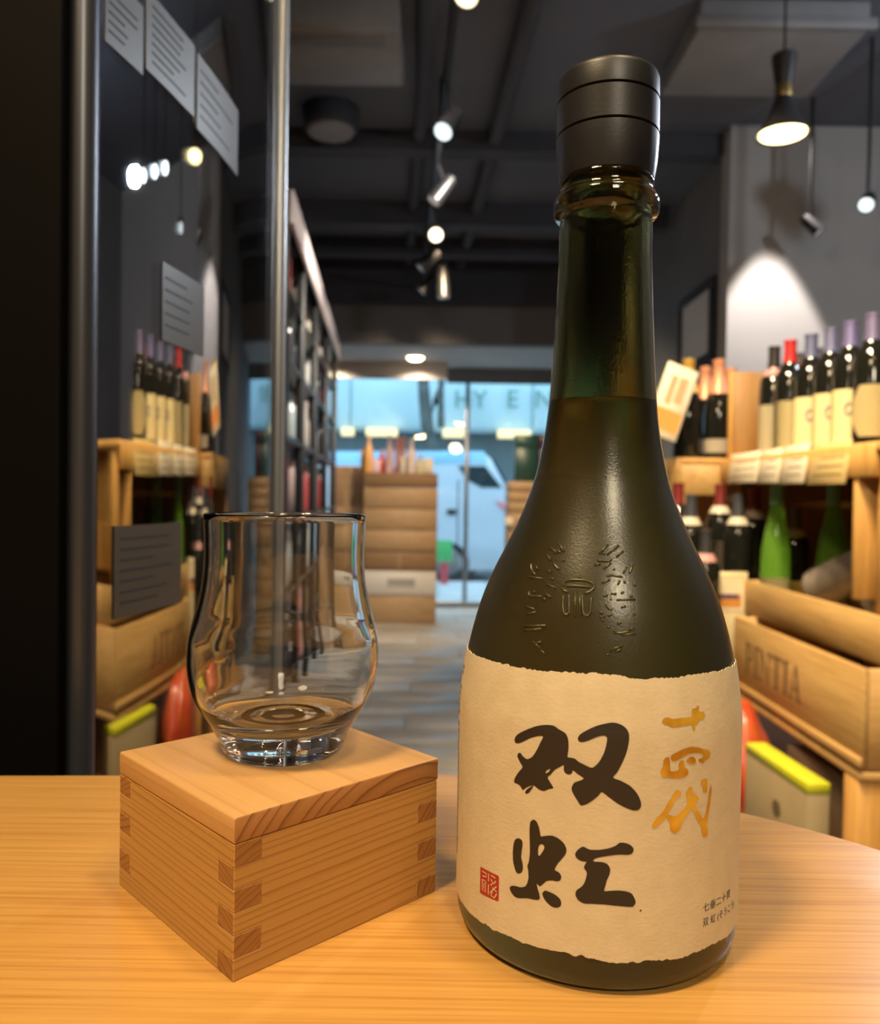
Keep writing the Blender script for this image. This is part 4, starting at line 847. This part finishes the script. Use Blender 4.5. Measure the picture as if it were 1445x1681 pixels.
# dark bottle in a sleeve lying across the shallow crate
A = pix(1340, 966, 1.90); B = pix(1500, 892, 1.66); dv = (B-A).normalized()
bo2 = thing('sleeved_bottle', 'dark grey sleeved bottle lying slanted in the shallow crate with gold tip', 'bottle', A)
Mb = dv.to_track_quat('Z', 'Y').to_matrix().to_4x4()
slv = noisy('grey_sleeve', (.20, .175, .15), (.26, .23, .20), 14, .5)
me = lathe([(0, 0), (.036, 0), (.043, .006), (.044, .02), (.044, .24), (.040, .27), (.026, .30), (.02, .33), (0, .33)], 32); me.transform(Mb); link('sleeve', me, slv, bo2)
me = lathe([(.0444, .235), (.0446, .24), (.0446, .262), (.0440, .266), (.043, .262), (.043, .24)], 32, closed=True); me.transform(Mb); link('gold_band', me, mat('gold_band', (.62, .45, .14), .4, .5), bo2)
A = pix(1420, 976, 1.66)
bo3 = thing('dark_bottle', 'second dark bottle lying low in the shallow crate below the sleeved one', 'bottle', A)
me = lathe([(0, 0), (.03, 0), (.036, .006), (.036, .18), (.03, .2), (0, .205)], 28); me.transform(Vector((1, -.1, .1)).normalized().to_track_quat('Z', 'Y').to_matrix().to_4x4()); link('glass', me, slv, bo3)
link('red_seal', ico(.012, Matrix.Translation((.02, -.037, .02))), cm((.6, .06, .06)), bo3)
# framed picture on the right back wall and the wall clock beside it
u = thing('picture_frame', 'dark framed grey print hanging on the right-hand wall beyond the alcove', 'picture', (1.447, 5.2, .75))
y0 = 1.447*FPX/(1168-CX); y1 = 1.447*FPX/(1113-CX)
u.location.y = y0; hl = y1-y0; zt_ = pix(1168, 452, y0).z; zb_ = pix(1168, 592, y0).z; u.location.z = zb_; H_ = zt_-zb_
link('print', box(-.012, -.006, .05, hl-.05, .05, H_-.05), noisy('grey_print', (.72, .73, .73), (.80, .81, .81), 4), u)
for a_ in ((0, hl, 0, .05), (0, hl, H_-.05, H_)): link('frame_rail', box(-.025, 0, a_[0], a_[1], a_[2], a_[3], .003), dark, u)
for a_ in ((0, .05), (hl-.05, hl)): link('frame_rail', box(-.025, 0, a_[0], a_[1], .05, H_-.05, .003), dark, u)

# ------------------------------------------------------------------ island of wine crates in the middle of the shop
YI = 6.75
xl, xr = pix(596, 900, YI).x, pix(717, 900, YI).x
oldw = plank_wood('weathered_crate', (0.32, 0.20, 0.10), (0.44, 0.29, 0.16), (3, 40, 40), 0.6)
oldd = plank_wood('brown_carton', (0.20, 0.115, 0.055), (0.27, 0.16, 0.08), (3, 40, 40), 0.7)
whitec = noisy('white_carton', (0.56, 0.53, 0.50), (0.64, 0.60, 0.57), 6, 0.7)
def zy(py, Y=YI, px=656): return pix(px, py, Y).z
def stack(name, label, y0, y1, m, slats=1, cat='crate', dx=0, group='crates stacked on the island'):
    z0, z1 = (FL+.0005 if y1 > 1015 else zy(y1)), zy(y0); u = thing(name, label, cat, ((xl+xr)/2+dx, YI, z0), 0, group); X = (xr-xl)/2; H = z1-z0
    link('box_core', box(-X+.02, X-.02, .02, .44, .001, H-.002), m, u)
    for k in range(slats):
        a, b = H*k/slats+.003, H*(k+1)/slats-.003
        link('front_slat', box(-X, X, 0, .018, a, b, .003), m, u); link('side_slat', box(X-.018, X, .02, .45, a, b, .003), m, u); link('side_slat', box(-X, -X+.018, .02, .45, a, b, .003), m, u)
    return u, X, H
stack('wine_crate', 'light wooden crate at the foot of the island stack', 978, 1020, oldw, 1)
u, X, H = stack('white_carton', 'white carton with grey print in the island stack', 937, 977.5, whitec, 1, 'carton'); link('grey_print', box(-.1, .13, -.002, 0, H*.35, H*.68), mat('print_grey', (.3, .3, .3), .7), u)
u, X, H = stack('carton', 'dark brown carton above the white one in the island stack', 905, 936.5, oldd, 1, 'carton'); link('tape_seam', box(-.006, .006, -.002, 0, .01, H-.01), oldw, u)
u, X, H = stack('wine_crate', 'tall wooden crate of two wide slats in the island stack', 800, 904.5, oldw, 3)
stack('wine_crate', 'dark topped wooden crate, topmost of the island stack', 776, 799.5, oldd, 1)
ZT_ = zy(776)+.0005
goods = [(606, 722, .075, (.80, .42, .14), 'orange'), (603, 748, .09, (.85, .50, .18), 'tan'), (627, 746, .07, (.72, .06, .05), 'red'), (618, 762, .06, (.75, .55, .66), 'pink'), (640, 722, .07, (.66, .45, .50), 'rose'), (658, 726, .08, (.70, .36, .36), 'salmon'), (676, 728, .07, (.74, .60, .58), 'pale pink'), (664, 758, .06, (.72, .68, .62), 'white'), (690, 752, .07, (.78, .68, .38), 'yellow'), (704, 760, .06, (.70, .60, .42), 'straw')]
for k, (px, py, w, c_, nm) in enumerate(goods):
    Y = YI+.08+.13*(k % 3); p = pix(px, py, Y); h = p.z-ZT_+.04; h = max(h, .09); w *= 1.15
    u = thing('gift_carton' if k % 2 else 'small_bottle', '%s %s on top of the island crates' % (nm, 'gift carton' if k % 2 else 'bottle'), 'carton' if k % 2 else 'bottle', (p.x, Y, ZT_), 0, 'goods on top of the island crates')
    if k % 2:
        link('carton', box(-w/2, w/2, -.03, .03, 0, h*.8, .003), cm(c_, .5, 0), u); link('lid', box(-w/2-.002, w/2+.002, -.032, .032, h*.8, h, .003), cm(tuple(min(1, x*1.2) for x in c_), .5, 0), u)
    else:
        link('glass', lathe([(0, 0), (w*.42, 0), (w*.45, .01), (w*.45, h*.6), (w*.2, h*.75), (w*.18, h*.92), (0, h*.92)], 20), cm(c_, .2, 0), u); link('cap', lathe([(0, h*.92), (w*.22, h*.92), (w*.22, h), (0, h)], 16), cm((.75, .7, .6), .4, 0), u)
# carton column left of the island
p = pix(571, 765, 7.25); xa, xb = pix(540, 800, 7.25).x, pix(598, 800, 7.25).x
for k, (za, zb_, lb) in enumerate(((FL, -.35, 'lowest brown carton stacked by the end of the black rack'), (-.35, .02, 'middle brown carton stacked by the end of the black rack'), (.02, p.z, 'top brown carton stacked by the end of the black rack'))):
    u = thing('carton', lb, 'carton', ((xa+xb)/2, 7.25, za), 0, 'cartons by the black rack'); hw = (xb-xa)/2
    link('carton', box(-hw, hw, 0, .35, .0005, zb_-za-.001, .004), noisy('kraft_%d' % k, (.36, .22, .13), (.42, .27, .17), 5), u); link('tape', box(-.025, .025, -.0015, 0, .0, zb_-za-.002), oldw, u)
# crates on the right side of the doorway, dark green boxes on top
xa, xb = pix(836, 850, 6.3).x, 1.12
for k, (za, zb_, lb) in enumerate(((FL, -.45, 'lowest wooden crate right of the doorway'), (-.45, .0, 'middle wooden crate right of the doorway'), (.0, pix(850, 790, 6.3).z, 'top wooden crate right of the doorway'))):
    u = thing('wine_crate', lb, 'crate', (xa, 6.3, za), 0, 'crates right of the doorway'); W_ = xb-xa
    link('box_core', box(.02, W_-.02, .02, .4, .002, zb_-za-.002), oldw, u)
    for j in range(3):
        a, b = (zb_-za)*j/3+.003, (zb_-za)*(j+1)/3-.003; link('front_slat', box(0, W_, 0, .018, a, b, .003), oldw, u); link('side_slat', box(0, .018, .02, .42, a, b, .003), oldw, u)
zt = pix(850, 790, 6.3).z
for px0, px1, c_, lb in ((846, 884, (.015, .055, .05), 'dark green gift box on the crates right of the doorway'), (886, 915, (.07, .012, .04), 'dark plum gift box beside the green one right of the doorway')):
    a, b = pix(px0, 750, 6.4).x, pix(px1, 750, 6.4).x; u = thing('gift_box', lb, 'box', ((a+b)/2, 6.4, zt), 0, 'gift boxes right of the doorway'); hh_ = pix(860, 714, 6.4).z-zt
    link('carton', box((a-b)/2, (b-a)/2, 0, .15, .0005, hh_*.72, .003), cm(c_, .4, 0), u); link('lid', box((a-b)/2-.002, (b-a)/2+.002, -.002, .152, hh_*.72, hh_, .003), cm(tuple(x*1.15 for x in c_), .4, 0), u)
p = pix(838, 857, 6.2); tag(link('price_tag', box(p.x-.03, p.x+.03, 6.29, 6.297, p.z-.03, p.z+.03, .004), cardm), 'small white tag on the front of the crates right of the doorway', 'tag')

# ------------------------------------------------------------------ black steel rack along the left
def RX(y): return -0.60-0.0681*(y-3.12)
rk = thing('steel_rack', 'tall black steel rack of bottles along the left side of the shop', 'rack', (0, 0, FL))
RZ = pix(545, 560, 6.0).z-FL
def bar(p, q, r): return tube([p, q], r, 4)
ups = (3.05, 3.68, 4.35, 5.15, 6.05); levels = (0.25, 0.62, 0.98, 1.30, 1.60, 1.86)
for y in ups:
    for dx in (0, -.35): link('upright', box(RX(y)+dx-.018, RX(y)+dx+.018, y-.022, y+.022, 0, RZ, .002), black, rk)
for zz in levels:
    bm = bmesh.new(); a = [(RX(3.05)+.01, 3.03), (RX(6.05)+.01, 6.07), (RX(6.05)-.36, 6.07), (RX(3.05)-.36, 3.03)]; prism_into(bm, a, zz-.022, zz); link('shelf', done(bm), black, rk)
hd = prism([(RX(3.03)+.035, 3.03), (RX(6.08)+.035, 6.08), (RX(6.08)+.022, 6.08), (RX(3.03)+.022, 3.03)], RZ-.12, RZ)
link('header_board', hd, noisy('pink_header', (.74, .64, .66), (.85, .76, .78), 1.5, .35), rk)['label'] = 'glossy pale pink header board'
bm = bmesh.new(); prism_into(bm, [(RX(3.03)-.38, 3.03), (RX(6.08)-.38, 6.08), (RX(6.08)-.39, 6.08), (RX(3.03)-.39, 3.03)], 0, RZ); link('back_sheet', done(bm), black, rk)
r5 = random.Random(4); pal = [(.66, .66, .62), (.62, .48, .46), (.10, .09, .08), (.55, .50, .40), (.5, .08, .08), (.40, .48, .50), (.70, .62, .55), (.06, .06, .07)]
for li_, zz in enumerate(levels):
    top = levels[li_+1] if li_+1 < len(levels) else RZ-.05
    for bay, (ya_, yb_) in enumerate(zip(ups, ups[1:])):
        n = 3 if bay < 2 else 4
        for k in range(n):
            y = ya_+.09+(yb_-ya_-.18)*(k+.5)/n; x = RX(y)-.07; c_ = pal[(li_*3+bay*2+k*5+r5.randrange(3)) % len(pal)]; h = min(top-zz-.05, r5.uniform(.24, .32))
            cn = ['white', 'dusty pink', 'dark', 'straw', 'red', 'blue grey', 'beige', 'black'][pal.index(c_)]
            wh = '%s shelf of the black rack, %s bay, %s' % (['lowest', 'second', 'third', 'fourth', 'fifth', 'top'][li_], ['nearest', 'second', 'third', 'farthest'][bay], ['first one', 'second one', 'third one', 'last one'][k])
            if (li_+k+bay) % 3:
                u = thing('spirit_bottle', '%s bottle, %s' % (cn, wh), 'bottle', (x, y, FL+zz+.0005), 0, 'bottles on the black steel rack'); w = .042
                key = ('sp', c_, round(h, 2))
                if key not in BOT: BOT[key] = lathe([(0, 0), (w*.9, 0), (w, .01), (w, h*.55), (w*.8, h*.68), (w*.38, h*.78), (w*.36, h*.94), (0, h*.94)], 16); BOT[key].materials.append(cm(c_, .12, 0))
                link('glass', BOT[key], None, u); k2 = ('spc', round(h, 2))
                if k2 not in BOT: BOT[k2] = lathe([(0, h*.94), (w*.42, h*.94), (w*.42, h), (0, h)], 12); BOT[k2].materials.append(cm((.5, .42, .3), .4, .3))
                link('cap', BOT[k2], None, u)
            else:
                u = thing('carton', '%s carton, %s' % (cn, wh), 'carton', (x, y, FL+zz+.0005), 0, 'cartons on the black steel rack')
                key = ('ct', c_, round(h, 2))
                if key not in BOT: BOT[key] = box(-.05, .05, -.05, .05, 0, h*.86, .002); BOT[key].materials.append(cm(c_, .5, 0)); BOT[key+(1,)] = box(-.051, .051, -.051, .051, h*.86, h, .002); BOT[key+(1,)].materials.append(cm(tuple(q*.8 for q in c_), .5, 0))
                link('carton', BOT[key], None, u); link('lid', BOT[key+(1,)], None, u)
